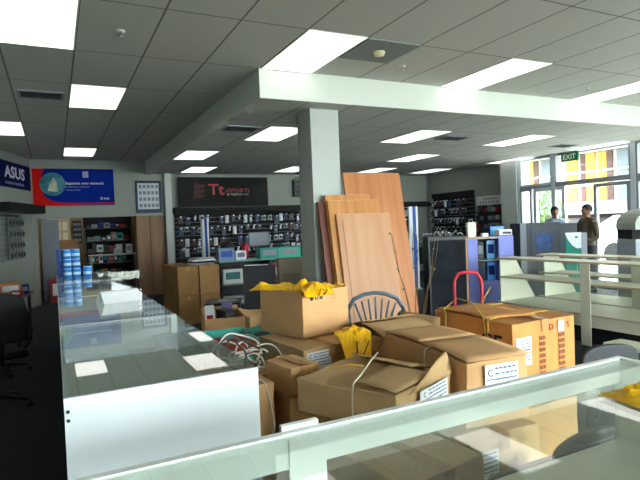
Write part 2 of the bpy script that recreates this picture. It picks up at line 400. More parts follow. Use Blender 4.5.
MB().lathe([(.001,-.05),(.05,-.045),(.06,-.012)]).build('sensor', mat('sensor_cream', 0xD8D0A8, .4), t)
for x, y, lab in ((.58,4.74,'small sprinkler head in the upper left ceiling'), (3.47,4.78,'small sprinkler head beside the square grille'), (6.48,4.78,'small sprinkler head right of the middle lamp')):
    t = thing('sprinkler_head', lab, 'sprinkler', (x,y,HI))
    MB().lathe([(.001,-.006),(.035,-.006),(.035,0)]).build('rosette', whitew, t); MB().lathe([(.001,-.05),(.018,-.048),(.006,-.04),(.008,-.006)]).build('nozzle', chrome, t)
# exit sign
t = thing('exit_sign', 'green exit sign hanging below the ceiling by the shopfront', 'sign', (9.6,7.52,2.66))
MB().rbox(-.02,.02,-.2,.2,0,.17,.004).build('sign_box', mat('exit_green', 0x0F6B3C, .4, emit=.12), t)
text('EXIT', .15, mat('exit_letter', 0xC8E8C8, .5, emit=.25), t, (-.023,0,.083), FACEX)
MB().cyl((0,0,.17),(0,0,.28),.01).build('rod', chrome, t)

# ---------------------------------------------------------------- glass showcases
def showcase(name, label, x0, x1, y0, y1, glass_top=True, group=None, end_near=False, end_far=False, deck=.78):
    """counter with glass top; runs along Y, customers on the high-x side"""
    cx, cy = (x0+x1)/2, (y0+y1)/2
    t = thing(name, label, 'display counter', (cx, cy, 0), 0, group)
    a, b, c, e = x0-cx, x1-cx, y0-cy, y1-cy
    MB().rbox(a, b, c, c+.018, .0, 1.0, .002).build('end_panel', white, t)
    MB().rbox(a, b, e-.018, e, .0, 1.0, .002).build('end_panel', white, t)
    MB().box(a+.002, b-.02, c+.018, e-.018, .08, .10).build('bottom_board', white, t)
    MB().box(a+.02, b-.02, c+.018, e-.018, deck-.018, deck).build('deck', mat('deck_grey', 0xD4D8CE, .5), t)
    MB().box(b-.02, b-.002, c+.018, e-.018, .10, deck-.018).build('front_panel', white, t)
    MB().box(a, a+.018, c+.018, e-.018, .10, .955).build('back_rail', white, t)
    MB().box(b-.010, b-.004, c+.02, e-.02, deck, .992).build('front_glass', clear, t)
    MB().box(a+.004, b-.003, c+.019, e-.019, .992, 1.0).build('glass_top', smoke, t)
    return t
ys = [1.97, 3.55, 5.13, 6.69, 8.25]
labs = ['white glass-topped counter whose plain white end panel faces the camera', 'second glass-topped counter module, with the folded white card on it',
        'third glass-topped counter module, behind the upright glass pane', 'farthest glass-topped counter module, carrying the blue canisters']
for i in range(4):
    t = showcase('glass_counter', labs[i], 0.0, .69, ys[i]+.002, ys[i+1]-.002, group='glass counters in a row along the left')
    if i == 0:
        for z in (.955, .925): MB().cyl((-.333, -.789, z), (-.333, -.7925, z), .006, n=10).build('screw_cap', dark, t)
# front showcase between the photographer and the cartons
t = thing('front_counter', 'long glass-topped counter with broad white rail crossing the foreground', 'display counter', (.9, .93, 0))
ox, oy = .9, .93
def fb(name, x0, x1, y0, y1, z0, z1, m): return MB().rbox(x0-ox, x1-ox, y0-oy, y1-oy, z0, z1, .0015).build(name, m, t)
railm = mat('rail_white', 0xF0F6F3, 0.3, spec=.5)
fb('front_rail', -.20, 1.92, 1.29, 1.315, .905, 1.0, railm); fb('side_rail', 1.895, 1.92, .4, 1.29, .905, 1.0, railm)
fb('side_rail', -.20, -.175, .4, 1.29, .905, 1.0, railm); fb('back_rail', -.175, 1.895, .36, .40, .9, 1.0, railm)
fb('post', .525, .635, 1.284, 1.2895, .701, .987, railm); fb('bracket', .52, .63, 1.316, 1.336, .992, 1.012, railm)
fb('side_panel', 1.895, 1.92, .4, 1.315, 0, .904, cream); fb('side_panel', -.20, -.175, .4, 1.315, 0, .904, cream)
fb('front_panel', -.175, 1.895, 1.295, 1.313, 0, .68, cream); fb('deck', -.175, 1.895, .42, 1.284, .68, .70, cream)
MB().box(-.175-ox, 1.894-ox, 1.298-oy, 1.304-oy, .70, .905).build('front_glass', clear, t)
MB().box(-.175-ox, 1.894-ox, .401-oy, 1.289-oy, .988, .996).build('glass_top', smoke, t)

# folded white card
t = thing('folded_card', 'folded white card standing like a tent on the glass counter', 'card', (.44, 4.52, 1.001), R(16))
m = MB()
prof = [(-.085,0),(-.045,.045),(-.02,.082),(0,.092),(.02,.088),(.05,.055),(.09,.0)]
for (a, b) in zip(prof, prof[1:]): m.add([(-.15,a[0],a[1]),(.15,a[0],a[1]),(.15,b[0],b[1]),(-.15,b[0],b[1])], [(0,1,2,3)])
o = m.build('card_sheet', paper, t); so = o.modifiers.new('s', 'SOLIDIFY'); so.thickness = .003
# upright pane
t = thing('upright_glass_pane', 'clear pane of glass standing on edge across the counter', 'glass pane', (.53, 5.28, 1.0), R(3))
MB().box(-.19,.19,-.004,.004,.006,.20).build('pane', clear, t); MB().box(-.19,.19,-.008,.008,0,.006).build('edge_strip', chrome, t)
# blue canisters
def canister(x, y, z, lab, r=.048, h=.115, big=False):
    t = thing('canister', lab, 'canister', (x,y,z), random.random()*6, 'blue canisters on the far glass counter')
    MB().lathe([(.001,0),(r,0),(r,h-.012),(r*.96,h-.006),(.001,h-.006)]).build('body', sky, t)
    MB().lathe([(r*.99,0),(r*.99,.012),(.001,.012)], (0,0,h-.006)).build('lid', mat('lid_blue', 0x8FC4F0, .4), t)
    MB().lathe([(r+.0006,.035),(r+.0006,.07)]).build('label_band', mat('band_white', 0xBFD8F2, .5), t)
cols = (('left',.13),('middle',.235),)
for lv, nm in enumerate(('bottom','middle','top')):
    for j, (cn, x) in enumerate(cols):
        canister(x, 7.55, 1.0+.121*lv, '%s canister of the %s stack of blue canisters' % (nm, 'left' if j == 0 else 'right'))
canister(.36, 7.5, 1.0, 'single pale blue canister with nothing stacked on it', .05, .13)
t = thing('blue_carton', 'dark blue carton standing behind the stacked canisters', 'box', (.15, 7.86, 1.0)); MB().rbox(-.14,.10,-.1,.1,0,.36,.004).build('body', blue, t); MB().box(-.11,.11,-.102,-.1,.2,.36).build('print', sky, t)
t = thing('blue_carton', 'small navy carton beside the single pale blue canister', 'box', (.305, 7.62, 1.0)); MB().rbox(-.025,.02,-.04,.04,0,.14,.003).build('body', navy, t); MB().box(-.02,.015,-.042,-.04,.05,.1).build('print', blue, t)

# ---------------------------------------------------------------- cartons
def crumple(w, d, h, amp=.006, n=9, sag=0, seed=0, open_top=False):
    bm = bmesh.new(); bmesh.ops.create_cube(bm, size=1)
    if open_top: bmesh.ops.delete(bm, geom=[f for f in bm.faces if f.normal.z > .9], context='FACES')
    bmesh.ops.subdivide_edges(bm, edges=bm.edges[:], cuts=n, use_grid_fill=True)
    for v in bm.verts:
        p = v.co; u = Vector((p.x+.5, p.y+.5, p.z+.5))
        q = Vector((p.x*w, p.y*d, u.z*h))
        s = Vector((seed*3.1, seed*1.7, 0))
        nz = noise.noise_vector(q*5+s)*amp+noise.noise_vector(q*13+s)*amp*.45
        if u.z < .01: nz.z = 0
        q += nz
        q.z = max(q.z, 0)
        if sag and u.z > .99: q.z -= sag*math.sin(PI*u.x)*math.sin(PI*u.y)*(.6+.8*noise.noise(q*4+s))
        v.co = q
    r = [list(v.co) for v in bm.verts]; bm.verts.index_update()
    f = [[v.index for v in x.verts] for x in bm.faces]; bm.free()
    return r, f
def sheet_label(parent, w, h, loc, rot, big='C', lines=5, name='label'):
    m = MB(); m.box(-w/2,w/2,-h/2,h/2,0,.0015)
    m.box(-w*.46,w*.46,h*.05,h*.08,.0015,.002,1); m.box(-w*.46,w*.3,-h*.15,-h*.13,.0015,.002,1)
    rr = random.Random(lines)
    for i in range(lines):
        yy = h*.4-i*h*.8/lines
        xx = -w*.2
        while xx < w*.42:
            l = rr.uniform(.03,.12)*w; m.box(xx, min(xx+l,w*.45), yy-h*.05, yy+h*.0, .0015, .002, 1); xx += l+.03*w
    for i in range(9): m.box(-w*.42+i*w*.022, -w*.42+i*w*.022+w*.011, -h*.42, -h*.22, .0015, .002, 2)
    o = m.build(name, [paper, inkb, ink], parent, loc, rot)
    if big: text(big, h*.3, ink, o, (-w*.34, h*.25, .002), (0,0,0), 'letter', .0005)
    return o
def carton(label, loc, rz, w, d, h, m=None, seed=0, amp=.008, sag=.010, group=None, tapey=True, flap=None, open_top=False, cat='cardboard box', top_flaps=()):
    """origin at the near-left bottom corner"""
    m = m or card
    t = thing('cardboard_box', label, cat, loc, rz, group)
    vs, fs = crumple(w, d, h, amp, 9, sag, seed, open_top)
    mb = MB(); mb.add([(v[0]+w/2, v[1]+d/2, v[2]) for v in vs], fs, 0, None, False)
    o = mb.build('body', m, t)
    bv = o.modifiers.new('b', 'BEVEL'); bv.width = .004; bv.segments = 2; bv.limit_method = 'ANGLE'; bv.angle_limit = R(50)
    if open_top: so = o.modifiers.new('s', 'SOLIDIFY'); so.thickness = .005; so.offset = -1
    if tapey and not open_top:
        tp = MB(); n = 8
        along_x = w >= d
        for i in range(n):
            def pt(k, side):
                u_ = k/n
                x, y = (u_*w, d/2+side*.03) if along_x else (w/2+side*.03, u_*d)
                z = h+.006+amp*.3-(sag*.25*math.sin(PI*x/w)*math.sin(PI*y/d))
                return (x, y, z)
            tp.add([pt(i,-1), pt(i+1,-1), pt(i+1,1), pt(i,1)], [(0,1,2,3)])
        if along_x: tp.box(-.0035-amp,-.003-amp,d/2-.03,d/2+.03,h-.07,h+.004)
        else: tp.box(w/2-.03,w/2+.03,-.0035-amp,-.003-amp,h-.07,h+.004)
        tp.build('tape', tape, t)
    return t
def flapmesh(pts, m, parent, name='flap', bend=.01):
    """quad sheet (4 points) subdivided, slightly curved and 4 mm thick"""
    p = [Vector(q) for q in pts]; n = 6; mb = MB(); vs = []; nn = (p[1]-p[0]).cross(p[3]-p[0]).normalized()
    for i in range(n+1):
        for j in range(n+1):
            u, v = i/n, j/n
            q = (p[0]*(1-u)+p[1]*u)*(1-v)+(p[3]*(1-u)+p[2]*u)*v
            vs.append(q+nn*(bend*math.sin(PI*v)+.4*bend*noise.noise(q*6)))
    mb.add(vs, [(i*(n+1)+j, (i+1)*(n+1)+j, (i+1)*(n+1)+j+1, i*(n+1)+j+1) for i in range(n) for j in range(n)], 0, None, True)
    o = mb.build(name, m, parent); so = o.modifiers.new('s', 'SOLIDIFY'); so.thickness = .005; so.offset = 0
    return o
def ribbon(parent, pts, w, m, name='strap', up_=(0,0,1)):
    mb = MB(); mb.tube(pts, w/2, 6, 0, None, True); return mb.build(name, m, parent)

# P under C, Q under D, S under E
carton('tan carton under the wide crumpled box, seen through the counter glass', (1.04,1.50,0), R(8), .42,.62,.63, card2, 1, sag=0)
t = carton('carton under the strapped box, its white label seen through the counter glass', (1.62,1.86,0), R(2), .50,.62,.52, card2, 2, sag=0)
sheet_label(t, .17, .13, (.12,-.008,.40), FACE)
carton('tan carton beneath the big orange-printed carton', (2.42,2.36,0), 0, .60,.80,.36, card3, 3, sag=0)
# C
t = carton('wide crumpled tan carton with a white strap and a raised flap behind the rail', (1.26,1.86,.64), R(24), .50,.57,.165, card2, 4, amp=.013, sag=.02, tapey=False)
ribbon(t, [(-.018,.22,.0),(-.020,.22,.08),(-.016,.22,.15),(.0,.225,.19),(.1,.25,.205),(.3,.33,.215),(.5,.42,.20)], .010, strap)
flapmesh([(.505,.10,.17),(.505,.54,.17),(.40,.52,.20),(.38,.14,.19)], card2, t, bend=.005)
flapmesh([(.03,.02,.175),(.36,.02,.175),(.34,.24,.190),(.04,.25,.185)], card2, t, bend=.006)
sheet_label(t, .27, .11, (.30,-.020,.095), FACE)
flapmesh([(.10,-.006,.15),(.51,-.006,.15),(.53,.03,.25),(.42,.03,.225)], card2, t, bend=.003)
o = ribbon(t, [(.10,.44,.21),(.16,.36,.222),(.20,.30,.214)], .005, yellow, 'yellow_cable_tie')
# D
t = carton('strapped tan carton with a white label, between the crumpled box and the big orange one', (1.75,1.98,.53), R(-6), .37,.85,.32, card, 5, amp=.012, sag=.018, tapey=False)
ribbon(t, [(-.012,.36,.02),(-.014,.36,.2),(-.008,.36,.315),(.05,.365,.334),(.2,.38,.326),(.34,.40,.33),(.405,.41,.322),(.412,.41,.2)], .008, strap)
flapmesh([(.01,.0,.325),(.39,.0,.325),(.385,.42,.342),(.012,.42,.342)], card, t, bend=.005)
flapmesh([(.012,.43,.342),(.385,.43,.342),(.39,.855,.327),(.01,.855,.327)], card, t, bend=.004)
sheet_label(t, .20, .17, (.20,-.014,.215), FACE)
# E
t = carton('big orange-brown carton marked CE with yellow straps', (2.52,2.42,.37), 0, .57,.75,.51, card4, 6, amp=.004, sag=.01)
for yy in (.62,.20):
    ribbon(t, [(-.008,yy,.02),(-.010,yy,.3),(-.006,yy,.505),(.03,yy,.520),(.3,yy,.517),(.54,yy,.518),(.576,yy,.50),(.578,yy,.1)], .011, strapy)
ribbon(t, [(-.01,.62,.45),(.0,.64,.53),(.10,.62,.60),(.06,.42,.60),(-.004,.24,.525),(-.014,.2,.3)], .010, strapy)
ribbon(t, [(.34,.62,.525),(.38,.63,.58),(.40,.58,.66)], .012, strapy)
text('CE', .14, ink, t, (-.011,.17,.37), FACEX, ext=.001, sx=1.15, off=.003)
text('D', .06, redd, t, (.34,-.008,.455), FACE, ext=.001); text('S', .06, redd, t, (.50,-.008,.455), FACE, ext=.001)
sheet_label(t, .13, .18, (.09,-.007,.33), FACE, big=None, lines=7)
m = MB()
for cx in (.24,.27,.42,.45):
    for k in range(9): m.box(cx-.011,cx+.013,-.008,-.0065,.08+.038*k,.105+.038*k)
m.build('printed_rows', mat('carton_print_brown', 0x8A5030, .8), t)
MB().box(.40,.46,-.0085,-.007,.42,.49).build('sticker', mat('sticker_pink', 0xD9B8D8, .5), t)
o = flapmesh([(.0,.22,.520),(.33,.10,.525),(.36,.70,.528),(.02,.74,.522)], card4, t, bend=.008)
# B, A
t = carton('tan carton with a label, directly under the open box of yellow bags', (1.39,3.08,.52), R(8), .44,.60,.23, card2, 7, sag=0)
sheet_label(t, .19, .12, (.11,-.007,.15), FACE)
carton('tan carton at the bottom of the stack of yellow-bag boxes', (1.41,3.10,0), R(8), .42,.56,.515, card3, 17, sag=0)
t = carton('open tall carton filled with yellow bags, on top of its stack', (1.51,3.34,.76), R(16), .45,.49,.32, card, 8, amp=.005, open_top=True)
m = MB()
for i, k in enumerate((0,1,2)):
    x = .07+.045*k
    m.box(x,x+.028,-.009,-.0075,.262,.266); m.box(x,x+.005,-.009,-.0075,.266,.285); m.box(x+.023,x+.028,-.009,-.0075,.266,.285)
    if k != 1: m.box(x+.010,x+.018,-.009,-.0075,.262,.29)
m.build('printed_symbols', ink, t)
MB().lathe([(.018,0),(.018,.001),(.015,.001)], (0,0,0), 20, 0, Matrix.Translation((.30,-.0065,.265)) @ Matrix.Rotation(PI/2,4,'X')).build('hand_hole', cardi, t)
# G, H, narrow, F
carton('small carton in the stack between the white counter and the crumpled box, top one', (1.09,2.60,.64), R(10), .19,.26,.15, card, 9, sag=0)
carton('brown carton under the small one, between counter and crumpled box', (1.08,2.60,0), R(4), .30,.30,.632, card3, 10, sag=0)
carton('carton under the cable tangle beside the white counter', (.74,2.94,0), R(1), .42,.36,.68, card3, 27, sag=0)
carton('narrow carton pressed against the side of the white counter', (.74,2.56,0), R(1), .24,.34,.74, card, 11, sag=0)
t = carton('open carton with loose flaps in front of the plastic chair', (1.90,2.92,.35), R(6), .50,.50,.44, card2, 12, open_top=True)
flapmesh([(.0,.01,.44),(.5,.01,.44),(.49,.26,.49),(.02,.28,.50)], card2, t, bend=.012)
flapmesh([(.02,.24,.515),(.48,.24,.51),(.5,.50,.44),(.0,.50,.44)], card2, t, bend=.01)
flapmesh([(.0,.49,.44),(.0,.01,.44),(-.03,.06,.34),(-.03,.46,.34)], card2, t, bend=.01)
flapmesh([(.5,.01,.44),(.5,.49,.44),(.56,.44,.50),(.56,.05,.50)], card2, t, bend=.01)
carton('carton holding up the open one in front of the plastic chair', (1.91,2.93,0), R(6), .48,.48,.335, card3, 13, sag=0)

# yellow bags
def bag(label, loc, rz, w, d, h, seed, pts=None):
    t = thing('yellow_bag', label, 'plastic bag', loc, rz, 'yellow plastic bags')
    n = 14; vs = []
    for i in range(n+1):
        for j in range(n+1):
            u, v = i/n-.5, j/n-.5
            k = noise.noise(Vector((u*5+seed, v*5, seed)))
            k2 = noise.noise(Vector((u*14+seed, v*12, seed*2)))
            z = h*max(0, (1-abs(2*u)**2.2)*(1-abs(2*v)**2.2))*(.5+.8*k)+abs(k2)*.025*h/.06+.003
            ta = 1-.35*(v+.5)
            vs.append((u*w*ta+.02*k, v*d+.02*k2, max(z, .002)))
    vs = [Vector(p) for p in vs]
    if pts: vs = [pts(p) for p in vs]
    mb = MB(); mb.add(vs, [(i*(n+1)+j, (i+1)*(n+1)+j, (i+1)*(n+1)+j+1, i*(n+1)+j+1) for i in range(n) for j in range(n)], 0, None, False)
    o = mb.build('bag_film', yellow, t); so = o.modifiers.new('s', 'SOLIDIFY'); so.thickness = .002
    for q in (-1, 1): MB().tube([pts(Vector((q*w*.1,-d*.5,.006))) if pts else (q*w*.1,-d*.5,.006), (q*w*.14,-d*.62,.02), (q*w*.03,-d*.66,.012)], .006, 6).build('handle', yellow, t)
    return t
bag('yellow plastic bag spilling over the left rim of the tall open carton', (1.43,3.66,1.09), R(60), .30,.34,.06, 1)
bag('crumpled yellow plastic bag at the near corner of the tall open carton', (1.60,3.44,1.09), R(15), .26,.30,.085, 2, lambda p: Vector((p.x,p.y,p.z-max(0,-p.y-.10)*.7)))
bag('yellow plastic bag filling the right side of the tall open carton', (1.76,3.60,1.065), R(100), .30,.36,.05, 3)
t = thing('bag_filling', 'heap of folded yellow bags deep inside the tall open carton', 'plastic bags', (1.51,3.34,.77), R(16))
MB().rbox(.02,.43,.02,.46,0,.28,.03).build('folded_stack', yellow, t)
bag('yellow bag draped over the cartons in front of the tall open one', (1.72,3.02,.80), R(-10), .30,.30,.045, 5, lambda p: Vector((p.x*(1+min(0,p.y)*3.0),p.y*.8,p.z+.03-max(0,-p.y-.03)*1.3)))
bag('yellow plastic bag lying on the glass at the right edge', (1.60,.97,.998), R(80), .20,.30,.035, 6)

# boxes further left: teal box, cable coils, open box of oddments, low box
t = thing('teal_box', 'open teal and red box half hidden behind the cable coils', 'box', (.88,3.50,0), R(-10))
m = MB(); m.box(0,.30,0,.008,0,.78); m.box(0,.30,.40,.408,0,.80); m.box(0,.008,.008,.40,0,.79); m.box(.292,.3,.008,.40,0,.79); m.box(0,.3,0,.4,0,.01); m.build('walls', teal, t)
MB().box(.01,.29,.01,.39,.02,.74).build('contents', redd, t)
flapmesh([(.0,0,.78),(.3,0,.78),(.30,-.06,.70),(.0,-.07,.71)], mat('red_brown_flap', 0x8E3A22, .7), t, bend=.004)
t = thing('cable_heap', 'tangle of pale cable loops lying beside the counter edge', 'cables', (.86,3.0,.695))
cabm = mat('cable_grey', 0xD2CABC, .5)
rr = random.Random(5)
for k in range(13):
    pts = []; r0 = rr.uniform(.06,.13); cx, cy = rr.uniform(-.02,.22), rr.uniform(-.0,.22); tl = rr.uniform(.3,1.2); az = rr.uniform(-.6,.6)+rr.choice((0,.9))
    e = Euler((tl, 0, az)).to_matrix(); n = 26; low = 1e9
    for i in range(n+1):
        q = 2*PI*i/n*.93; p = e @ Vector((r0*math.cos(q)*1.25, r0*math.sin(q), .02*math.sin(3*q+k))); pts.append(Vector((cx,cy,0))+p); low = min(low, p.z)
    for p in pts: p.z += -low+.006
    MB().tube(pts, .006, 6).build('cable_loop', cabm if k % 3 else mat('cable_dark', 0x4A4A4A, .5), t)
MB().tube([(.1,.0,.05),(.02,-.04,.09),(-.04,-.06,.03),(-.06,.0,.01)], .005, 6).build('hanging_cable', cabm, t)
MB().tube([(.02,-.1,.05),(.05,-.3,.062),(.07,-.44,.056),(.085,-.462,-.03),(.10,-.466,-.16),(.07,-.464,-.30)], .005, 6).build('hanging_cable', cabm, t)
t = thing('cardboard_box', 'open carton filled with bottles and boxed oddments beyond the counter', 'cardboard box', (1.17,4.72,.42), R(-10))
m = MB(); m.box(0,.36,0,.006,0,.32); m.box(0,.36,.5,.506,0,.36); m.box(0,.006,.006,.5,0,.33); m.box(.354,.36,.006,.5,0,.33); m.box(0,.36,0,.5,0,.006); m.build('body', card, t)
flapmesh([(.36,0,.32),(.36,.5,.33),(.48,.46,.30),(.48,.04,.29)], card, t, bend=.005)
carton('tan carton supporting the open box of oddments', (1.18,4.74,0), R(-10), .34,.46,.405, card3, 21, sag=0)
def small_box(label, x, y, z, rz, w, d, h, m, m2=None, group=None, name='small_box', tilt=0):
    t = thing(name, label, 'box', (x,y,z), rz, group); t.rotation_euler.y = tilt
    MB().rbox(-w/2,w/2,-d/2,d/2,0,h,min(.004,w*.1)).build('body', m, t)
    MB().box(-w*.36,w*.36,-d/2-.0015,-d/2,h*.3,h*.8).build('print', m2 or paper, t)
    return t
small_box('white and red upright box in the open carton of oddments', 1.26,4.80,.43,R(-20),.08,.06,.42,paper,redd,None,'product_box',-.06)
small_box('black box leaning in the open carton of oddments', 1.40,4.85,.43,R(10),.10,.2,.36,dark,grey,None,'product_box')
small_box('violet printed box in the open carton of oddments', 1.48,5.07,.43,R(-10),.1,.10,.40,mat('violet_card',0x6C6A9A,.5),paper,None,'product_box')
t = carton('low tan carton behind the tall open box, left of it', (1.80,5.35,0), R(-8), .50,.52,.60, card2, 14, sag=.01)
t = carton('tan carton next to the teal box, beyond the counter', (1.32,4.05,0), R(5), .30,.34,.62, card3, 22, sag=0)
small_box('teal printed box on the carton next to the cables', 1.47,4.22,.632,R(20),.24,.16,.07,teal,dark,None,'product_box')

# stack of brown cartons at the back left
labs = ['near left carton at the bottom of the brown stack','near right carton at the bottom of the brown stack','near left carton at the top of the brown stack','near right carton at the top of the brown stack',
        'far left carton at the bottom of the brown stack','far right carton at the bottom of the brown stack','far left carton at the top of the brown stack','far right carton at the top of the brown stack']
i = 0
for yy in (0,.56):
    for zz in (0,.48):
        for xx in (0,.36):
            px_ = 1.76+xx; py_ = 8.75+yy+.05*xx
            carton(labs[i], (px_,py_,zz), R(5), .345,.54,.47, cardb if xx == 0 else card3, 30+i, amp=.003, sag=0, group='stack of brown cartons by the counter'); i += 1
cc = mat('book_grey',0x9A9C98,.6)
for i,(w_,m_) in enumerate(((.42,cc),(.38,navy),(.40,paper),(.34,cc))):
    t = thing('folder', ['grey folder at the bottom of the pile on the brown cartons','navy folder in the pile on the brown cartons','white folder in the pile on the brown cartons','grey folder on top of the pile on the brown cartons'][i], 'folder', (2.22,9.0,.962+.028*i), R(8*i-10), 'folders on the brown cartons')
    MB().rbox(-w_/2,w_/2,-.14,.14,0,.024,.002).build('cover', m_, t); MB().box(-w_/2+.01,w_/2-.004,-.135,.135,.005,.019).build('pages', paper, t)
t = thing('small_stand', 'small dark stand with round head on the brown cartons', 'stand', (2.05,9.5,.962)); MB().box(-.05,.05,-.05,.05,0,.01).build('base', dark, t); MB().cyl((0,0,.01),(0,0,.2),.012).build('stem', dark, t); MB().ball((0,0,.24),.04).build('head', cc, t)

# ---------------------------------------------------------------- leaning boards
def board(label, w, h, th, px_, py_, side, back, m, edge=None, groove=None):
    """origin at lower right corner; leans left by side, back by back (radians)"""
    t = thing('wooden_board', label, 'board', (px_,py_,0), 0, 'wooden boards leaning on the column')
    t.rotation_euler = (-back, -side, 0)
    dz = .0
    o = MB().rbox(-w,0,0,th,dz,h+dz,.002).build('panel', m, t)
    if groove: MB().box(-w+groove,-w+groove+.006,-.0015,0,h*.1,h*.96).build('groove', w_dark, t)
    MB().box(-w+.003,-.003,.004,th-.004,h,h+.003).build('top_edge', edge or card2, t)
    return t
bx_, by_ = 4.27, 5.28
BK = math.atan(.18)
board('tallest wooden board, its top right of the column', .83, 2.21, .036, 4.015, 5.29, 0, BK, w_big)
board('dark red-brown board edge showing left of the others', .17, 1.85, .03, 2.97, 5.30, 0, BK, w_dark)
board('golden board with a pale top edge, second row', .62, 1.93, .03, 3.50, 5.255, 0, BK, w_gold)
board('golden-brown board just behind the front pinkish one', .71, 1.86, .03, 3.595, 5.215, 0, BK, w_gold)
board('front pinkish wooden board with a vertical groove near its left edge', .745, 1.69, .03, 3.70, 5.17, 0, BK, w_pink, None, .07)
board('narrow dark board standing behind the left edge of the tallest one', .10, 2.16, .02, 3.30, 5.335, 0, BK, w_dark)

# ---------------------------------------------------------------- plastic chair
plm = mat('plastic_blue_grey', 0x6C7986, 0.4, spec=.5)
t = thing('plastic_chair', 'blue-grey plastic garden chair behind the cartons', 'chair', (2.80,4.46,0), R(150))
# local: seat faces -Y (rotated); back at +Y
m = MB(); m.rbox(-.24,.24,-.22,.20,.41,.435,.01); m.build('seat', plm, t)
for sx in (-1,1):
    for sy in (-1,1): MB().tube([(sx*.22,sy*.2-.01,.415),(sx*.26,sy*.25-.01,0)], [.026,.02], 8).build('leg', plm, t)
arch = [(-.24,.21,.42),(-.265,.24,.60),(-.26,.27,.74),(-.20,.30,.84),(-.10,.315,.885),(0,.32,.90),(.10,.315,.885),(.20,.30,.84),(.26,.27,.74),(.265,.24,.60),(.24,.21,.42)]
MB().tube(arch, .021, 8, sx=.7).build('back_frame', plm, t)
for i in range(7):
    x = -.165+.055*i; zt = .875-abs(x)*.35
    MB().tube([(x*.55,.205,.44),(x*.8,.25,.62),(x*1.15,.30,zt-.02)], .011, 6, sx=1.3).build('back_slat', plm, t)
for s in (-1,1):
    MB().tube([(s*.262,.262,.72),(s*.275,.20,.67),(s*.285,.05,.645),(s*.28,-.12,.635),(s*.26,-.2,.60),(s*.24,-.21,.43)], [.02,.024,.026,.026,.022,.02], 8).build('armrest', plm, t)

# ---------------------------------------------------------------- red hand truck
t = thing('hand_truck', 'red tubular hand truck standing behind the orange carton', 'hand truck', (3.20,3.56,0), R(-26))
MB().tube([(-.12,0,.08),(-.12,0,.96),(-.115,0,1.02),(-.08,0,1.075),(-.04,0,1.085),(.04,0,1.085),(.08,0,1.075),(.115,0,1.02),(.12,0,.96),(.12,0,.08)], .013, 10).build('frame', red, t)
for z in (.3,.6): MB().cyl((-.12,0,z),(.12,0,z),.009).build('crossbar', red, t)
MB().rbox(-.15,.15,-.20,.0,.01,.02,.002).build('toe_plate', red, t)
for s in (-1,1): MB().cyl((s*.15,.06,.08),(s*.18,.06,.08),.08,n=18).build('wheel', blackm, t)

# ---------------------------------------------------------------- open-backed slanted display units
def unit(label, x, y0, y1, posts, ends, z2=.73):
    L_ = y1-y0; t = thing('display_unit', label, 'display unit', (x,y0,0), 0, 'slanted white display units')
    def B(n, a, b, c, e, f, g, m_): return MB().box(a, b, c, e, f, g).build(n, m_, t)
    B('top_board', -.03,.28,0,L_,.965,.99,cream); B('top_edge', -.033,-.03,0,L_,.965,.985,edgeb)
    B('middle_shelf', -.01,.40,.01,L_-.01,z2-.02,z2,cream); B('shelf_edge', -.013,-.01,.01,L_-.01,z2-.02,z2,edgeb)
    B('bottom_board', -.02,.66,0,L_,.355,.375,cream); B('bottom_edge', -.023,-.02,0,L_,.350,.365,edgeb)
    B('base_rail', .02,.04,0,L_,.21,.350,cream); B('plinth', .10,.60,.05,L_-.05,0,.21,blackm)
    for y_ in ends:
        MB().prism([(-.01,.376),(.66,.376),(.28,.964),(-.01,.964)], y_, y_+.018, 'y').build('end_panel', cream, t)
    for y_ in posts: B('post', -.045,-.034,y_,y_+.13,.0,.97,cream)
    # slanted glass front
    m_ = MB(); m_.add([(.655,.02,.377),(.655,L_-.02,.377),(.275,L_-.02,.963),(.275,.02,.963),(.661,.02,.377),(.661,L_-.02,.377),(.281,L_-.02,.963),(.281,.02,.963)], [(0,1,2,3),(7,6,5,4),(0,4,5,1),(1,5,6,2),(2,6,7,3),(3,7,4,0)]); m_.build('sloping_glass', clear, t)
    return t
unit('nearer long white display unit with slanted ends, right of the orange carton', 5.6, 2.4, 5.6, (1.73,.15), (3.15,.02))
unit('farther long white display unit standing behind the first', 6.4, 2.4, 5.6, (1.62,.15), (3.08,.02))
t = thing('white_plank', 'white laminate plank on trestle feet before the nearer display unit', 'plank', (5.0,2.6,0))
MB().box(0,.28,-.6,.98,.19,.225).build('plank', cream, t)
for y_ in (-.3,.75): MB().box(.04,.24,y_,y_+.03,0,.19).build('foot', blackm, t)
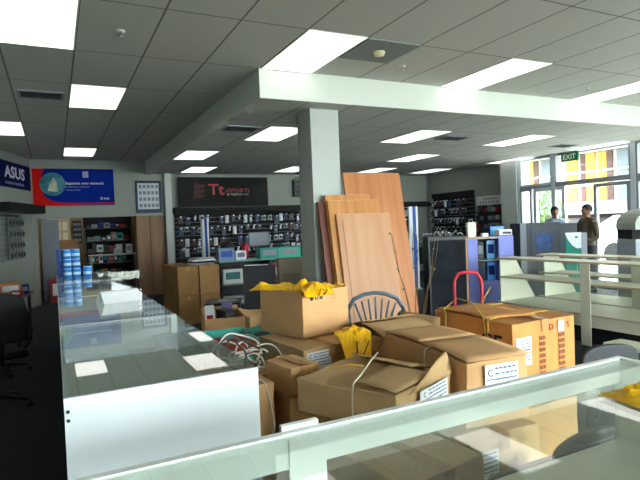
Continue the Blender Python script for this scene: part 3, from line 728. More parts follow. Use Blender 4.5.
# dark office chairs near the rail end
def office_chair(label, x, y, rz, sh=.46, bh=.45, arms=True):
    t = thing('office_chair', label, 'office chair', (x,y,0), rz, 'black office chairs')
    MB().rbox(-.24,.24,-.23,.23,sh,sh+.07,.03).build('seat', blackm, t)
    n = 8; vs = []; 
    m_ = MB(); m_.prism([(-.22,sh+.16),(-.23,sh+.38),(-.2,sh+.38+bh*.35),(-.12,sh+.18+bh*.9),(0,sh+.2+bh*.92),(.12,sh+.18+bh*.9),(.2,sh+.38+bh*.35),(.23,sh+.38),(.22,sh+.16)], .24, .29, 'y'); b__ = m_.build('backrest', blackm, t)
    bv = b__.modifiers.new('b','BEVEL'); bv.width = .02; bv.segments = 3
    MB().tube([(0,.1,sh-.01),(0,.28,sh-.01),(0,.31,sh+.2)], .02, 8).build('back_support', black, t)
    MB().cyl((0,0,.10),(0,0,sh),.03).build('gas_column', black, t)
    for i in range(5):
        a = 2*PI*i/5; MB().tube([(0,0,.12),(.28*math.cos(a),.28*math.sin(a),.07)], [.025,.016], 8).build('base_arm', black, t)
        MB().ball((.29*math.cos(a),.29*math.sin(a),.03), .03, 8).build('castor', black, t)
    for s in ((-1,1) if arms else ()): MB().tube([(s*.24,.05,sh+.03),(s*.29,.05,sh+.1),(s*.29,.05,sh+.23),(s*.29,-.12,sh+.24),(s*.29,.15,sh+.24)], .015, 8).build('armrest', black, t)
    return t

def waiting_chair(label, x, y, rz, top):
    t = thing('upholstered_chair', label, 'chair', (x,y,0), rz, 'dark upholstered chairs'); k = .42
    MB().rbox(-.21,.21,-.17,.19,k-.08,k,.03).build('seat', dark, t)
    n = 14; poly = [(-.22,k+.03)]+[(.22*-math.cos(PI*i/n), top-.11+.11*math.sin(PI*i/n)**.6) for i in range(n+1)]+[(.22,k+.03)]
    o = MB().prism(poly, .19, .225, 'y').build('backrest', dark, t); bv = o.modifiers.new('b','BEVEL'); bv.width = .012; bv.segments = 3
    for sx in (-.19,.19):
        MB().tube([(sx,.205,0),(sx,.205,k+.10)], .012, 8).build('leg', black, t)
        MB().tube([(sx,-.15,0),(sx,-.15,k-.08)], .012, 8).build('leg', black, t)
    return t
office_chair('black office chair in the dark corner left of the counter, nearer one', -.55, 5.6, R(200))
office_chair('black office chair in the dark corner left of the counter, farther one', -.62, 7.0, R(150))
waiting_chair('dark upholstered chair whose rounded back rises beyond the rail, right of the orange carton', 3.40, 2.55, R(165), .66)
waiting_chair('dark rounded chair back seen low through the front counter glass', 1.86, 1.60, R(180), .70)

# ---------------------------------------------------------------- signs on the back-left walls
def wavy(poly_w, poly_h, parent, m, name, mi=None):
    pass
t = thing('banner', 'blue banner with red rim and a round picture on the back wall', 'banner', (.46,13.29,2.64))
m = MB(); m.box(-.84,.84,-.012,-.002,-.43,.40); m.build('sheet', navy, t)
MB().box(-.83,.83,-.0135,-.012,-.36,.39).build('blue_field', mat('banner_blue', 0x08247E, .85, spec=.1), t)
redm = mat('banner_red', 0xB81814, .85, spec=.1)
MB().prism([(-.84,-.43),(.84,-.40),(.84,-.37),(.3,-.375),(-.3,-.36),(-.5,-.31),(-.62,-.2),(-.68,0),(-.66,.2),(-.6,.40),(-.84,.40)], -.0155, -.0135, 'y').build('red_rim', redm, t)
m = MB(); m.lathe([(.001,.004),(.255,.004),(.26,0)], (0,0,0), 32, 0, Matrix.Translation((-.44,-.0155,.05)) @ Matrix.Rotation(PI/2,4,'X')); m.build('round_picture', mat('picture_teal', 0x2C6E7C, .6, var=.5, vscale=7), t)
m = MB(); m.prism([(-.54,-.10),(-.34,-.12),(-.36,.10),(-.42,.2),(-.50,.08)], -.021, -.020, 'y'); m.build('picture_figure', mat('picture_pale', 0x9EA58C, .6, var=.4, vscale=9), t)
text('Supanets over network', .085, paper, t, (.22,-.015,.07), FACE, ext=.001)
text('broadband, your internet and', .042, mat('faint_print',0x8FA0D8,.6), t, (.06,-.015,-.01), FACE, ext=.001); text('with one provider', .042, MATS['faint_print'], t, (-.03,-.015,-.08), FACE, ext=.001)
m = MB(); m.box(.18,.30,-.0155,-.0135,.20,.34); m.build('small_emblem', mat('emblem_grey',0x8A93B8,.5), t)
text('D-link', .08, paper, t, (.63,-.015,-.28), FACE, ext=.001)
# slanting-wall banner
ang = math.atan2(dr.y, dr.x)

def onwall(s_, z, off): 
    nrm = Vector((-dr.y, dr.x, 0)); nrm = nrm if nrm.x > 0 else -nrm
    return WA+dr*s_+nrm*off+Vector((0,0,z))
t = thing('banner', 'dark navy banner with big silver letters on the slanting left wall', 'banner', onwall(.85,2.80,.0), ang+PI)
m = MB(); m.box(-.83,.83,-.012,-.002,-.26,.26); m.build('sheet', mat('navy_dark',0x0B1040,.85,spec=.1), t)
text('ASUS', .32, mat('silver_print',0xB8BCD0,.5), t, (0.02,-.014,.04), FACE, ext=.001, sx=1.35, off=.008)
text('IN SEARCH OF INCREDIBLE', .075, mat('silver_print2',0x7F88B8,.5), t, (0,-.014,-.17), FACE, ext=.001, sx=1.0)
# notice board
t = thing('wall_poster', 'dark framed white poster of small product pictures beside the blue banner', 'poster', (2.07,13.30,2.39))
MB().rbox(-.30,.30,-.03,-.002,-.385,.385,.004).build('frame', mat('poster_blue',0x1B2447,.5), t)
MB().box(-.25,.24,-.032,-.030,-.30,.32).build('sheet', mat('poster_sheet',0xB9C2CC,.6), t)
m = MB()
for r_ in range(4):
    for c_ in range(5): m.box(-.22+.095*c_,-.155+.095*c_,-.0335,-.032,-.25+.15*r_,-.17+.15*r_,0)
m.build('product_pictures', mat('poster_print',0x6C7685,.6), t)
# big black sign
t = thing('wall_sign', 'long black sign with red lettering high on the back wall', 'sign', (3.92,13.14,2.51))
MB().box(-1.16,1.16,0,.03,-.42,.34).build('board', blackm, t)
MB().box(-1.12,1.12,.03,.15,-.3,.2).build('mounting_box', blackm, t)
redt = mat('sign_red', 0x8E1620, .5); redk = mat('sign_dark_red', 0x360A0C, .6)
text('Tt', .38, redt, t, (-.22,-.003,.02), FACE, ext=.001, sx=1.1, off=.008)
text('eSPORTS', .13, redt, t, (.34,-.003,.0), FACE, ext=.001, sx=1.3)
text('BY THERMALTAKE', .07, cc, t, (.34,-.003,-.10), FACE, ext=.001)
m = MB()
for k in range(3): m.prism([(-.83+.02*k,-.2+.12*k),(-.55,-.16+.12*k),(-.50,-.08+.12*k),(-.62,-.09+.12*k),(-.75,-.04+.12*k)], -.003, -.0005, 'y')
m.build('flame_emblem', redk, t)
# black fascia, slatwalls
fas = thing('black_fascia', 'long black fascia over the back display wall', 'shelf canopy', (4.36,12.95,2.09)); MB().rbox(-1.74,1.74,0,.35,-.14,.0,.004).build('canopy', blackm, fas)
MB().box(-1.74,1.74,.02,.35,0,.015).build('top_board', dark, fas)
fas2 = thing('black_fascia', 'short black fascia right of the tall leaning boards', 'shelf canopy', (8.3,12.95,2.12)); MB().rbox(-2.0,2.05,0,.35,-.14,.0,.004).build('canopy', blackm, fas2)
MB().box(-2.0,2.05,.02,.35,0,.015).build('top_board', dark, fas2)
def slatwall(label, loc, rz, w, z0, z1):
    t = thing('slatwall', label, 'display wall', loc, rz)
    MB().box(0,w,-.03,0,z0,z1).build('backing', blackm, t)
    m_ = MB(); z = z0+.1
    while z < z1-.05: m_.box(.01,w-.01,-.036,-.03,z,z+.012); z += .11
    m_.build('slats', grey, t)
    MB().box(0,w,-.30,-.04,z0-.5,z0).build('base_shelf', dark, t)
    return t
slatwall('black slatted display wall under the long fascia', (2.65,13.29,0), 0, 3.6, .75, 1.945)
slatwall('black slatted display wall right of the leaning boards', (6.4,13.29,0), 0, 3.55, .75, 1.96)
t = slatwall('black slatted display wall on the right-hand wall', (10.39,12.93,0), R(-90), 1.75, .9, 2.2)
MB().box(0,1.75,-.08,-.0,2.2,2.34).build('header', blackm, t)
slatwall('dark display wall on the slanting left wall', tuple(onwall(.55,0,.01)), ang+PI, .01, .9, 1.9) if False else None
# hanging packs: one of each kind, copied
pk_cols = [0x9AA2AC, 0x4D586C, 0x2A3E66, 0x6F7A84, 0xC8CCD0, 0x22262E, 0x3A4672, 0x55524C, 0x4C2228]
protos = []
def pack_proto(ci, w, h):
    t = thing('hanging_pack', 'x', 'blister pack')
    MB().rbox(-w/2,w/2,-.03,-.02,-h,0,.003).build('card', mat('pack_%d' % ci, pk_cols[ci], .5), t)
    MB().rbox(-w*.32,w*.32,-.055,-.03,-h*.8,-h*.3,.006).build('product', mat('pack_p%d' % (ci % 3), [0x1A1C20,0xD0D4DA,0x30353E][ci % 3], .4), t)
    MB().cyl((0,-.10,-.015),(0,.03,-.015),.005,n=6).build('hook', chrome, t); MB().box(-.02,.02,-.105,-.10,-.03,0).build('price_tag', paper, t)
    return t
for ci in range(9): protos.append(pack_proto(ci, random.uniform(.06,.15), random.uniform(.10,.22)))
used = [False]*9
pk_names = ['silver','slate blue','navy','grey','white','black','indigo','brown','dark red']
def pack(p, rz, label, group):
    ci = random.randrange(9); label = label.replace('small hanging', 'small '+pk_names[ci]+' hanging')
    if not used[ci]:
        o = protos[ci]; used[ci] = True; o.location = p; o.rotation_euler = (0,0,rz); o['label'] = label; o['group'] = group; return o
    return dup(protos[ci], p, rz, label, group)
rowname = ['top row', 'second row', 'third row', 'bottom row']
for ri, z in enumerate((1.88,1.60,1.34,1.10)):
    x = 2.78
    while x < 6.1:
        if random.random() < .9 and not (5.05 < x < 5.75 and ri < 0): pack((x,13.22,z+random.uniform(-.03,.03)), 0, 'small hanging pack in the %s of the back display wall' % rowname[ri], 'packs on the back display wall, '+rowname[ri])
        x += random.uniform(.13,.19)
for ri, z in enumerate((1.9,1.62,1.36)):
    x = 6.7
    while x < 9.9:
        if random.random() < .85: pack((x,13.22,z), 0, 'small hanging pack in the %s right of the leaning boards' % rowname[ri], 'packs right of the boards, '+rowname[ri])
        x += random.uniform(.16,.26)
for ri, z in enumerate((2.12,1.86,1.60,1.36)):
    y = 12.85
    while y > 11.3:
        if random.random() < .9: pack((10.305,y,z), R(-90), 'small hanging pack in the %s of the right-hand wall' % rowname[ri], 'packs on the right-hand wall, '+rowname[ri])
        y -= random.uniform(.12,.2)
for p_, u_ in zip(protos, used):
    if not u_:
        for c_ in list(p_.children): bpy.data.objects.remove(c_)
        bpy.data.objects.remove(p_)
# black ventilated box high on wall
t = thing('wall_speaker', 'black ribbed box high on the wall just left of the column', 'speaker', (5.98,13.15,2.33)); MB().rbox(-.13,.13,0,.13,0,.45,.01).build('case', black, t)
m = MB(); [m.box(-.11,.11,-.006,0,.04+.13*k,.11+.13*k) for k in range(3)]; m.build('grille', dark, t)
# left slanting wall display: black canopy and hanging things
t = thing('black_fascia', 'black canopy on the slanting left wall under the navy banner', 'shelf canopy', onwall(.9,2.04,.0), ang+PI)
MB().rbox(-1.0,.86,-.30,0,0,.17,.004).build('canopy', blackm, t); MB().box(-1.0,.86,-.28,0,-.01,0).build('underside', dark, t)
t = thing('wire_grid', 'wire display grid on the slanting left wall', 'display grid', onwall(1.25,0,.02), ang+PI)
m = MB()
for k in range(12): m.cyl((-.6+.1*k,-.02,1.1),(-.6+.1*k,-.02,2.0),.004,n=6)
for k in range(10): m.cyl((-.6,-.02,1.1+.1*k),(.5,-.02,1.1+.1*k),.004,n=6)
m.build('wires', dark, t); MB().box(-.55,.45,-.012,0,1.95,2.0).build('top_bar', dark, t)
g0 = thing('hanging_pack', 'x', 'blister pack'); MB().rbox(-.05,.05,-.06,-.035,-.16,0,.006).build('card', mat('pack_grey',0x6A6E72,.5), g0); MB().ball((0,-.07,-.09),(.035,.02,.05),8).build('product', dark, g0); MB().cyl((0,-.07,0),(0,-.02,0),.003,n=6).build('hook', chrome, g0)
k = 0
for z in (1.92,1.70,1.48,1.28):
    for s_ in (.86,1.0,1.14,1.30,1.46):
        lab = 'dark hanging pack in the %s row of the wire grid on the left wall' % {1.92:'top',1.70:'second',1.48:'third',1.28:'bottom'}[z]
        pp = onwall(s_,z,.055)
        if k == 0: g0.location = pp; g0.rotation_euler = (0,0,ang+PI); g0['label'] = lab; g0['group'] = 'packs on the left wire grid'
        else: dup(g0, pp, ang+PI, lab, 'packs on the left wire grid')
        k += 1
# desk with clutter in the dark corner
t = thing('desk', 'dark desk with clutter in the left corner', 'desk', (-1.0,8.7,0), R(-8))
MB().rbox(-.75,.62,-.45,.45,.70,.73,.004).build('desk_top', dark, t)
for sx in (-.7,.57):
    for sy in (-.4,.4): MB().box(sx-.02,sx+.02,sy-.02,sy+.02,0,.70).build('leg', black, t)
orange = mat('orange_brown_card', 0xB4703A, .6)
small_box('orange-brown carton on the dark corner desk', -.62,8.75,.735,R(15),.28,.24,.16,orange,None,None,'product_box')
small_box('small red box on the dark corner desk', -.50,8.45,.735,R(-15),.14,.1,.07,redd,None,None,'product_box')
small_box('navy box on the dark corner desk', -.42,8.80,.735,R(5),.10,.2,.12,navy,grey,None,'product_box')
t = thing('keyboard', 'pale keyboard at the near edge of the dark corner desk', 'keyboard', (-.85,8.42,.735), R(-12)); MB().rbox(-.2,.2,-.07,.07,0,.02,.004).build('base', mat('kb_grey',0x8A8C90,.5), t); MB().box(-.19,.19,-.06,.06,.02,.026).build('keys', dark, t)
small_box('small teal carton on the wall side of the dark corner desk', -1.1,9.0,.735,R(8),.3,.2,.3,mat('dark_teal',0x16463F,.6),None,None,'product_box')

# ---------------------------------------------------------------- back room contents (behind the opening)
def rack(label, loc, rz, w, d, zs, m_, name='shelf_rack'):
    t = thing(name, label, 'shelving', loc, rz)
    for z in zs: MB().box(0,w,0,d,z-.02,z).build('shelf', m_, t)
    MB().box(0,w,d,d+.01,0,max(zs)+.3).build('back_panel', blackm if w > 1 else m_, t)
    for x in (0,w-.03):
        for y in (0,d-.03): MB().box(x,x+.03,y,y+.03,0,max(zs)+.02).build('upright', m_, t)
    return t
rack('dark shelving full of boxes in the back room, through the opening', (.72,15.5,0), 0, 1.25, .4, (.35,.75,1.05,1.35,1.7), mat('rack_grey',0x4A4641,.6))
rn = ['bottom','second','third','fourth','top']
cl = [dark, grey, paper, card3, navy, teal, greyd, redd, black]; cn = ['charcoal','grey','white','tan','navy','teal','slate grey','dark red','black']
for si, z in enumerate((.35,.75,1.05,1.35,1.7)):
    x = .80; 
    while x < 1.76:
        w_ = random.uniform(.07,.16); h_ = random.uniform(.08,.24)
        k1, k2 = random.randrange(9), random.randrange(9)
        t = thing('product_box', 'small %s box with %s print on the %s shelf of the back-room rack' % (cn[k1], cn[k2], rn[si]), 'box', (x+w_/2,15.66,z+.003), 0, 'boxes on the back-room rack, %s shelf' % rn[si])
        MB().box(-w_/2,w_/2,-.1,.1,0,h_).build('body', cl[k1], t); MB().box(-w_*.3,w_*.3,-.102,-.1,h_*.3,h_*.7).build('print', cl[k2], t)
        x += w_+.015
t = thing('white_table', 'white table top in front of the back-room rack', 'table', (1.35,14.6,0)); MB().rbox(-.6,.6,-.3,.3,.98,1.01,.003).build('table_top', cc, t); [MB().box(x-.02,x+.02,y-.02,y+.02,0,.98).build('leg', cc, t) for x in (-.55,.55) for y in (-.25,.25)]
small_box('white box on the back-room table', 1.72,14.6,1.012,0,.14,.14,.24,paper,cc,None,'product_box')
small_box('pale flat box on the back-room table', 1.44,14.55,1.012,0,.2,.14,.14,mat('pale_teal',0x8FA8A4,.6),cc,None,'product_box')
t = thing('pin_board', 'sheet-covered pin board on the back-room wall', 'pin board', (.12,16.98,1.72)); MB().rbox(-.30,.30,-.02,0,-.38,.30,.003).build('board', mat('pin_beige',0xC0AA88,.8), t)
m = MB(); [m.box(-.26+.18*(k % 3),-.13+.18*(k % 3),-.024,-.02,-.34+.30*(k//3),-.10+.30*(k//3)) for k in range(6)]; m.build('paper_sheets', mat('sheet_cream',0xE4D6B4,.8), t)
t = thing('notice_rack', 'dark narrow rack on the back-room wall', 'rack', (.60,16.95,1.65)); MB().rbox(-.12,.12,-.03,0,-.35,.3,.003).build('backing', dark, t); m = MB(); [m.box(-.1,.1,-.07,-.03,-.3+.15*k,-.22+.15*k) for k in range(4)]; m.build('pockets', grey, t)
t = thing('grey_cabinet', 'plain grey cabinet just inside the opening, left side', 'cabinet', (-.10,14.0,0)); MB().rbox(-.18,.20,0,.4,0.0,1.92,.004).build('body', grey, t); MB().rbox(-.17,.19,-.015,0,.05,1.88,.003).build('door', grey, t)
rack('wooden table against the back-room wall', (-.25,14.6,0), 0, .8, .5, (.5,.95,1.12), mat('brown_shelf',0x8A6238,.6), 'wooden_shelf')
small_box('dark red box low inside the opening', .02,13.72,0.0,R(5),.34,.2,.55,redd,None,None,'red_box')
# back-room lamp
t = thing('back_room_lamp', 'warm ceiling lamp inside the back room', 'lamp', (1.0,15.2,HI)); MB().box(-.3,.3,-.3,.3,-.03,0).build('housing', whitew, t)
wd = mat('warm_diffuser', 0xFFD9A0, .5, emit=0.5); MB().box(-.28,.28,-.28,.28,-.034,-.03).build('diffuser', wd, t)

# ---------------------------------------------------------------- middle gondola table
t = thing('shop_table', 'long pale-topped table with teal front edge before the back display wall', 'table', (2.54,9.02,0), R(-4))
MB().rbox(0,2.6,0,.6,.955,.98,.003).build('table_top', mat('table_teal',0x79AFA6,.5), t)
MB().box(0,2.6,.02,.58,.55,.57).build('shelf', cc, t); MB().box(0,2.6,.02,.58,.2,.22).build('shelf', cc, t)
for x in (.0,.9,1.8,2.56): MB().box(x,x+.03,.01,.59,0,.955).build('divider', dark, t)
MB().box(0,2.6,.58,.6,0,.955).build('back_panel', dark, t)
mt = mat('mint_card',0x3FB59A,.5); pkp = mat('print_grey_pink',0x8A8FA0,.6)
for i,(x,w_,lab) in enumerate(((.98,.35,'teal printed box on the shop table, second from the left'),(1.36,.42,'mint printed box in the middle of the shop table'),(1.82,.44,'mint printed box nearest the column on the shop table'))):
    small_box(lab, 2.42+x+.05, 9.15-.07*x, .982, R(-4), w_, .3, .19, teal if i == 0 else mt, pkp, 'teal boxes on the shop table', 'product_box')
small_box('clear blue box at the left end of the shop table', 2.70,9.2,.982,R(-6),.28,.26,.22,mat('ice_blue',0x6C8FB4,.3),blue,None,'product_box')
small_box('small white and violet box on the shop table', 2.95,9.2,.982,R(6),.2,.2,.16,paper,mat('violet_card',0x6C6A9A,.5),None,'product_box')
t = thing('motorcycle_helmet', 'dark rounded helmet behind the clear blue box', 'helmet', (2.82,9.50,.982)); MB().lathe([(.10,0),(.12,.06),(.13,.18),(.12,.27),(.07,.34),(.001,.36)]).build('shell', black, t); MB().rbox(-.09,.09,-.14,-.10,.14,.22,.01).build('visor', redd, t)
t = thing('red_cup', 'small red lid shape behind the teal boxes', 'cup', (3.12,9.34,.982)); MB().lathe([(.05,0),(.06,.2),(.07,.24),(.001,.26)]).build('cup_body', red, t); MB().lathe([(.072,0),(.072,.02),(.001,.02)],(0,0,.25)).build('lid', red, t)
t = thing('monitor', 'grey flat screen standing on the shop table', 'monitor', (3.72,10.2,0)); 
MB().rbox(-.23,.23,0,.03,1.16,1.46,.006).build('screen_frame', greyd, t); MB().box(-.215,.215,-.002,0,1.18,1.44).build('screen', mat('screen_grey',0x5C6672,.3), t)
MB().cyl((0,.05,.98),(0,.05,1.2),.02).build('stand', dark, t); MB().box(-.3,.3,-.1,.3,0,.98).build('base_cabinet', greyd, t)
small_box('white box with teal mouse picture on the table shelf', 2.80,9.2,.572,R(-4),.36,.2,.25,paper,mat('teal_pic',0x3E7C86,.5),None,'product_box')
small_box('cream carton on the table shelf', 3.12,9.15,.572,R(-4),.14,.16,.28,mat('cream_card',0xD4CDA8,.6),None,None,'product_box')
small_box('white flat box on the lowest table shelf', 2.82,9.2,.222,R(-4),.4,.24,.12,paper,cc,None,'product_box')
small_box('red box on the table shelf near the column', 3.62,9.12,.572,R(-4),.14,.2,.3,red,paper,None,'product_box')
small_box('white box on the table shelf near the column', 3.82,9.12,.572,R(-4),.2,.2,.26,paper,dark,None,'product_box')
small_box('tall beige carton just left of the column', 3.12,7.3,0,R(-15),.36,.3,1.07,mat('beige_carton',0x948A78,.7),mat('beige_dark',0x837A69,.7),None,'tall_carton')
t = thing('black_case', 'black leaning panel case behind the yellow bags', 'case', (2.50,7.0,0), R(-20)); t.rotation_euler.x = R(-6)
MB().rbox(-.20,.26,0,.16,.0,1.02,.008).build('body', mat('violet_black',0x17141E,.5), t); MB().box(-.18,.16,.02,.14,1.02,1.032).build('paper_top', paper, t)
t = thing('dark_bench', 'black low bench with papers right of the brown cartons', 'bench', (2.25,7.0,0), R(-20)); MB().rbox(-.45,-.0,-.5,-.02,.0,.60,.01).build('body', black, t); MB().box(-.30,-.05,-.35,-.15,.60,.606).build('loose_paper', cc, t)
# slim blue and white posts
def flagpost(label, x, y, h, w_=.17):
    t = thing('banner_post', label, 'banner stand', (x,y,0), R(-26), 'blue and white banner posts')
    MB().box(-w_/2,-w_*.12,0,.02,.03,h).build('white_strip', paper, t); MB().box(-w_*.12,w_*.28,0,.02,.03,h).build('blue_strip', blue, t); MB().box(w_*.28,w_/2,0,.02,.03,h).build('white_strip', paper, t)
    MB().rbox(-w_/2-.05,w_/2+.05,-.12,.14,0,.03,.005).build('foot', grey, t)
    MB().cyl((-w_/2-.02,.01,.03),(-w_/2-.02,.01,h),.015).build('pole', chrome, t)
flagpost('slim blue and white post left of the teal boxes', 2.80,10.9,1.76,.13)
flagpost('slim blue and white post right of the tall leaning board', 7.28,9.80,1.88,.19)

# ---------------------------------------------------------------- right background
t = thing('display_cabinet', 'dark cabinet wrapped in clear plastic right of the boards', 'cabinet', (5.0,5.95,0), R(-26.5))
MB().rbox(-.28,.28,0,.4,.0,1.31,.006).build('body', mat('slate',0x14171C,.4), t); MB().box(-.25,.25,-.004,0,.08,1.26).build('front_sheet', mat('slate_shine',0x1B1F26,.6,spec=.08,var=.5,vscale=4), t)
MB().box(.255,.275,-.006,0,.05,1.28).build('wood_trim', w_gold, t)
m = MB()
for k in range(7): m.tube([(-.27+.07*k,.1,1.32),(-.2+.07*k,.12,1.36+.03*(k % 2)),(-.15+.07*k,.2,1.32)], .012, 6)
m.build('plastic_wrap', glass_mat('film','') if False else mat('film_grey',0x6A7076,.25), t)
small_box('teal box left of the plastic-wrapped cabinet', 4.74,6.60,.95,R(-26),.10,.1,.27,mat('teal_blue',0x1F8EA0,.5),None,None,'product_box')
t = thing('low_cabinet', 'low dark cabinet under the teal box', 'cabinet', (4.74,6.62,0), R(-26)); MB().rbox(-.16,.06,-.1,.3,0,.948,.004).build('body', black, t); MB().box(-.14,.05,-.104,-.1,.1,.85).build('door', dark, t)
# lavender stand
t = thing('lavender_display', 'lavender display stand with blue goods behind the white units', 'display stand', (6.27,6.42,0), R(-26.5))
MB().rbox(-.37,-.21,0,.5,0,1.22,.004).build('side_panel', purple, t); MB().rbox(.13,.37,0,.5,0,1.26,.004).build('side_panel', purple, t)
MB().box(-.21,.13,.4,.5,.0,1.2).build('back_panel', dark, t); MB().box(-.37,.14,0,.5,1.22,1.245).build('top_board', edgeb, t); MB().box(-.21,.13,.02,.4,.5,.53).build('shelf', purple, t); MB().box(-.21,.13,.02,.4,.86,.88).build('shelf', grey, t)
MB().box(-.21,.13,.0,.02,.0,.5).build('front_panel', purple, t)
small_box('black boxed goods on the lavender stand', 6.247,6.655,.532,R(-26),.14,.14,.30,black,mat('navy_print2',0x1B2B55,.5),None,'product_box')
small_box('bright blue box on the lower shelf of the lavender stand', 6.40,6.58,.532,R(-26),.14,.14,.3,sky,navy,None,'product_box')
small_box('light blue box on the upper shelf of the lavender stand', 6.40,6.58,.882,R(-26),.14,.14,.3,mat('pale_blue',0x3E8FC0,.4),navy,None,'product_box')
small_box('black box on the upper shelf of the lavender stand', 6.247,6.655,.882,R(-26),.1,.14,.28,black,grey,None,'product_box')
t = thing('white_bag', 'white paper bag standing on the lavender stand', 'bag', (6.12,6.70,1.247), R(-20)); m = MB(); m.prism([(-.06,0),(.07,0),(.08,.22),(.06,.25),(-.07,.24)], -.04, .04, 'y'); m.build('bag_body', mat('bag_white',0xD8D8C8,.6), t); MB().tube([(-.03,0,.24),(-.02,0,.29),(.03,0,.29),(.04,0,.24)], .004, 6).build('handle', whitew, t)
small_box('small white box on the lavender stand', 6.30,6.58,1.247,R(-26),.1,.1,.06,paper,None,None,'product_box')
t = thing('white_printer', 'white device on the right side of the lavender stand', 'printer', (6.62,6.42,1.262), R(-26)); MB().rbox(-.12,.10,0,.2,0,.09,.01).build('body', paper, t); MB().box(-.06,.08,-.002,0,.02,.05).build('slot', dark, t)
t = thing('blue_screen', 'small blue screen behind the white device', 'monitor', (6.85,6.85,0), R(-26)); MB().rbox(-.14,.14,0,.04,1.16,1.42,.006).build('frame', navy, t); MB().box(-.12,.12,-.002,0,1.18,1.40).build('screen', mat('screen_blue',0x2C8EC0,.3), t); MB().box(-.15,.15,0.05,.3,0,1.15).build('pedestal', grey, t); MB().cyl((0,.03,1.1),(0,.03,1.2),.02).build('stand', dark, t)
# grey counter kiosks
t = thing('grey_kiosk', 'grey upright kiosk with a blue pattern panel before the shopfront', 'kiosk', (7.82,6.76,0), R(-26.5))
MB().rbox(-.38,.36,0,.5,0,1.43,.006).build('body', greyd, t); MB().rbox(-.38,-.27,-.01,0,0,1.43,.003).build('left_panel', grey, t); MB().box(-.18,.28,-.012,0,.8,1.36).build('front_panel', mat('front_slate',0x3E444E,.6), t)
m = MB(); m.prism([(-.08,.90),(.16,.94),(.20,1.22),(-.12,1.24)], -.02, -.012, 'y'); m.build('blue_picture', mat('picture_blue',0x1C4278,.5,var=.4,vscale=14), t)
t = thing('grey_kiosk', 'second grey kiosk directly right of the blue-patterned one', 'kiosk', (8.40,6.70,0), R(-26.5)); MB().rbox(-.16,.20,0,.4,0,1.40,.006).build('body', greyd, t); MB().rbox(-.14,.18,-.01,0,.1,1.36,.003).build('door', mat('front_slate',0x3E444E,.6), t)
# teal poster stand
t = thing('poster_stand', 'teal and white poster stand in front of the man in the brown jacket', 'poster stand', (7.85,6.12,0), R(-26.5))
MB().rbox(-.14,.13,0,.03,.04,1.25,.003).build('panel', mat('poster_teal',0x0A8070,.7), t)
MB().prism([(-.14,1.25),(.13,1.25),(.13,.98),(.05,.98),(-.02,1.03),(-.09,1.12),(-.14,1.22)], -.002, 0, 'y').build('white_swoosh', paper, t)
m = MB(); m.lathe([(.001,.002),(.03,.002),(.03,0)], (0,0,0), 14, 0, Matrix.Translation((.05,-.002,1.17)) @ Matrix.Rotation(PI/2,4,'X') @ Matrix.Scale(.7,4,(0,1,0))); m.build('round_emblem', teal, t)
m = MB(); m.box(-.10,.09,-.002,0,.86,.885); m.box(.045,.055,-.002,0,.40,.70); m.build('pale_print', mat('pale_mint',0xB8E0D4,.5), t)
MB().rbox(.13,.23,0,.04,.04,1.24,.003).build('grey_side', mat('side_grey',0x9AA0AE,.5), t); MB().rbox(-.18,.24,-.1,.16,0,.04,.005).build('foot', grey, t)
# rounded kiosk at the right edge
t = thing('photo_kiosk', 'pale grey kiosk with rounded hood at the right edge', 'kiosk', (7.73,4.60,0), R(-26.5))
hg = mat('hood_grey',0x9FA49E,.5); D2 = -.36
MB().prism([(-.36,1.30),(-.36,1.40),(-.33,1.47),(-.27,1.53),(-.18,1.575),(-.05,1.60),(.30,1.61),(.5,1.60),(.5,1.30)], 0, .5, 'y').build('hood', hg, t)
MB().box(-.34,.5,.12,.5,1.16,1.30).build('recess', blackm, t); MB().rbox(-.36,.5,0,.5,1.13,1.16,.003).build('tray', hg, t)
MB().rbox(-.35,.5,.02,.5,0,1.13,.004).build('body', mat('kiosk_body',0x8F959E,.5), t); MB().box(-.14,.4,.012,.02,.98,1.11).build('dark_screen', blackm, t)
# wall stand at pillar
t = thing('rack_stand', 'wall rack with a white header and rows of red and black packs', 'rack', (10.39,11.05,0), R(-90))
MB().box(0,.92,-.03,0,.8,1.93).build('backing', dark, t); MB().box(-.02,.94,-.05,0,1.90,2.14).build('header', mat('header_white',0xC4C6C0,.6), t)
m = MB(); [m.box(.12+.1*k,.17+.1*k,-.052,-.05,1.95,2.0) for k in range(7)]; m.box(.25,.75,-.052,-.05,2.05,2.08); m.build('header_print', grey, t)
for k, z in enumerate((1.72,1.5,1.28,1.06)): MB().box(.03,.9,-.16,-.03,z-.02,z).build('shelf', dark, t)
for k, z in enumerate((1.72,1.5,1.28,1.06)):
    for q in range(6):
        k1 = random.randrange(6); m_ = [redd,black,grey,mat('maroon',0x6A2030,.5),dark,cc][k1]
        t = thing('product_box', 'small %s pack on the %s shelf of the white-headed wall rack' % (('red','black','grey','maroon','charcoal','pale')[k1], ('top','second','third','bottom')[k]), 'box', (10.30,10.95-.14*q,z+.003), R(-90), 'packs on the white-headed rack, %s shelf' % ('top','second','third','bottom')[k])
        MB().box(-.05,.05,-.04,.04,0,random.uniform(.1,.18)).build('body', m_, t)
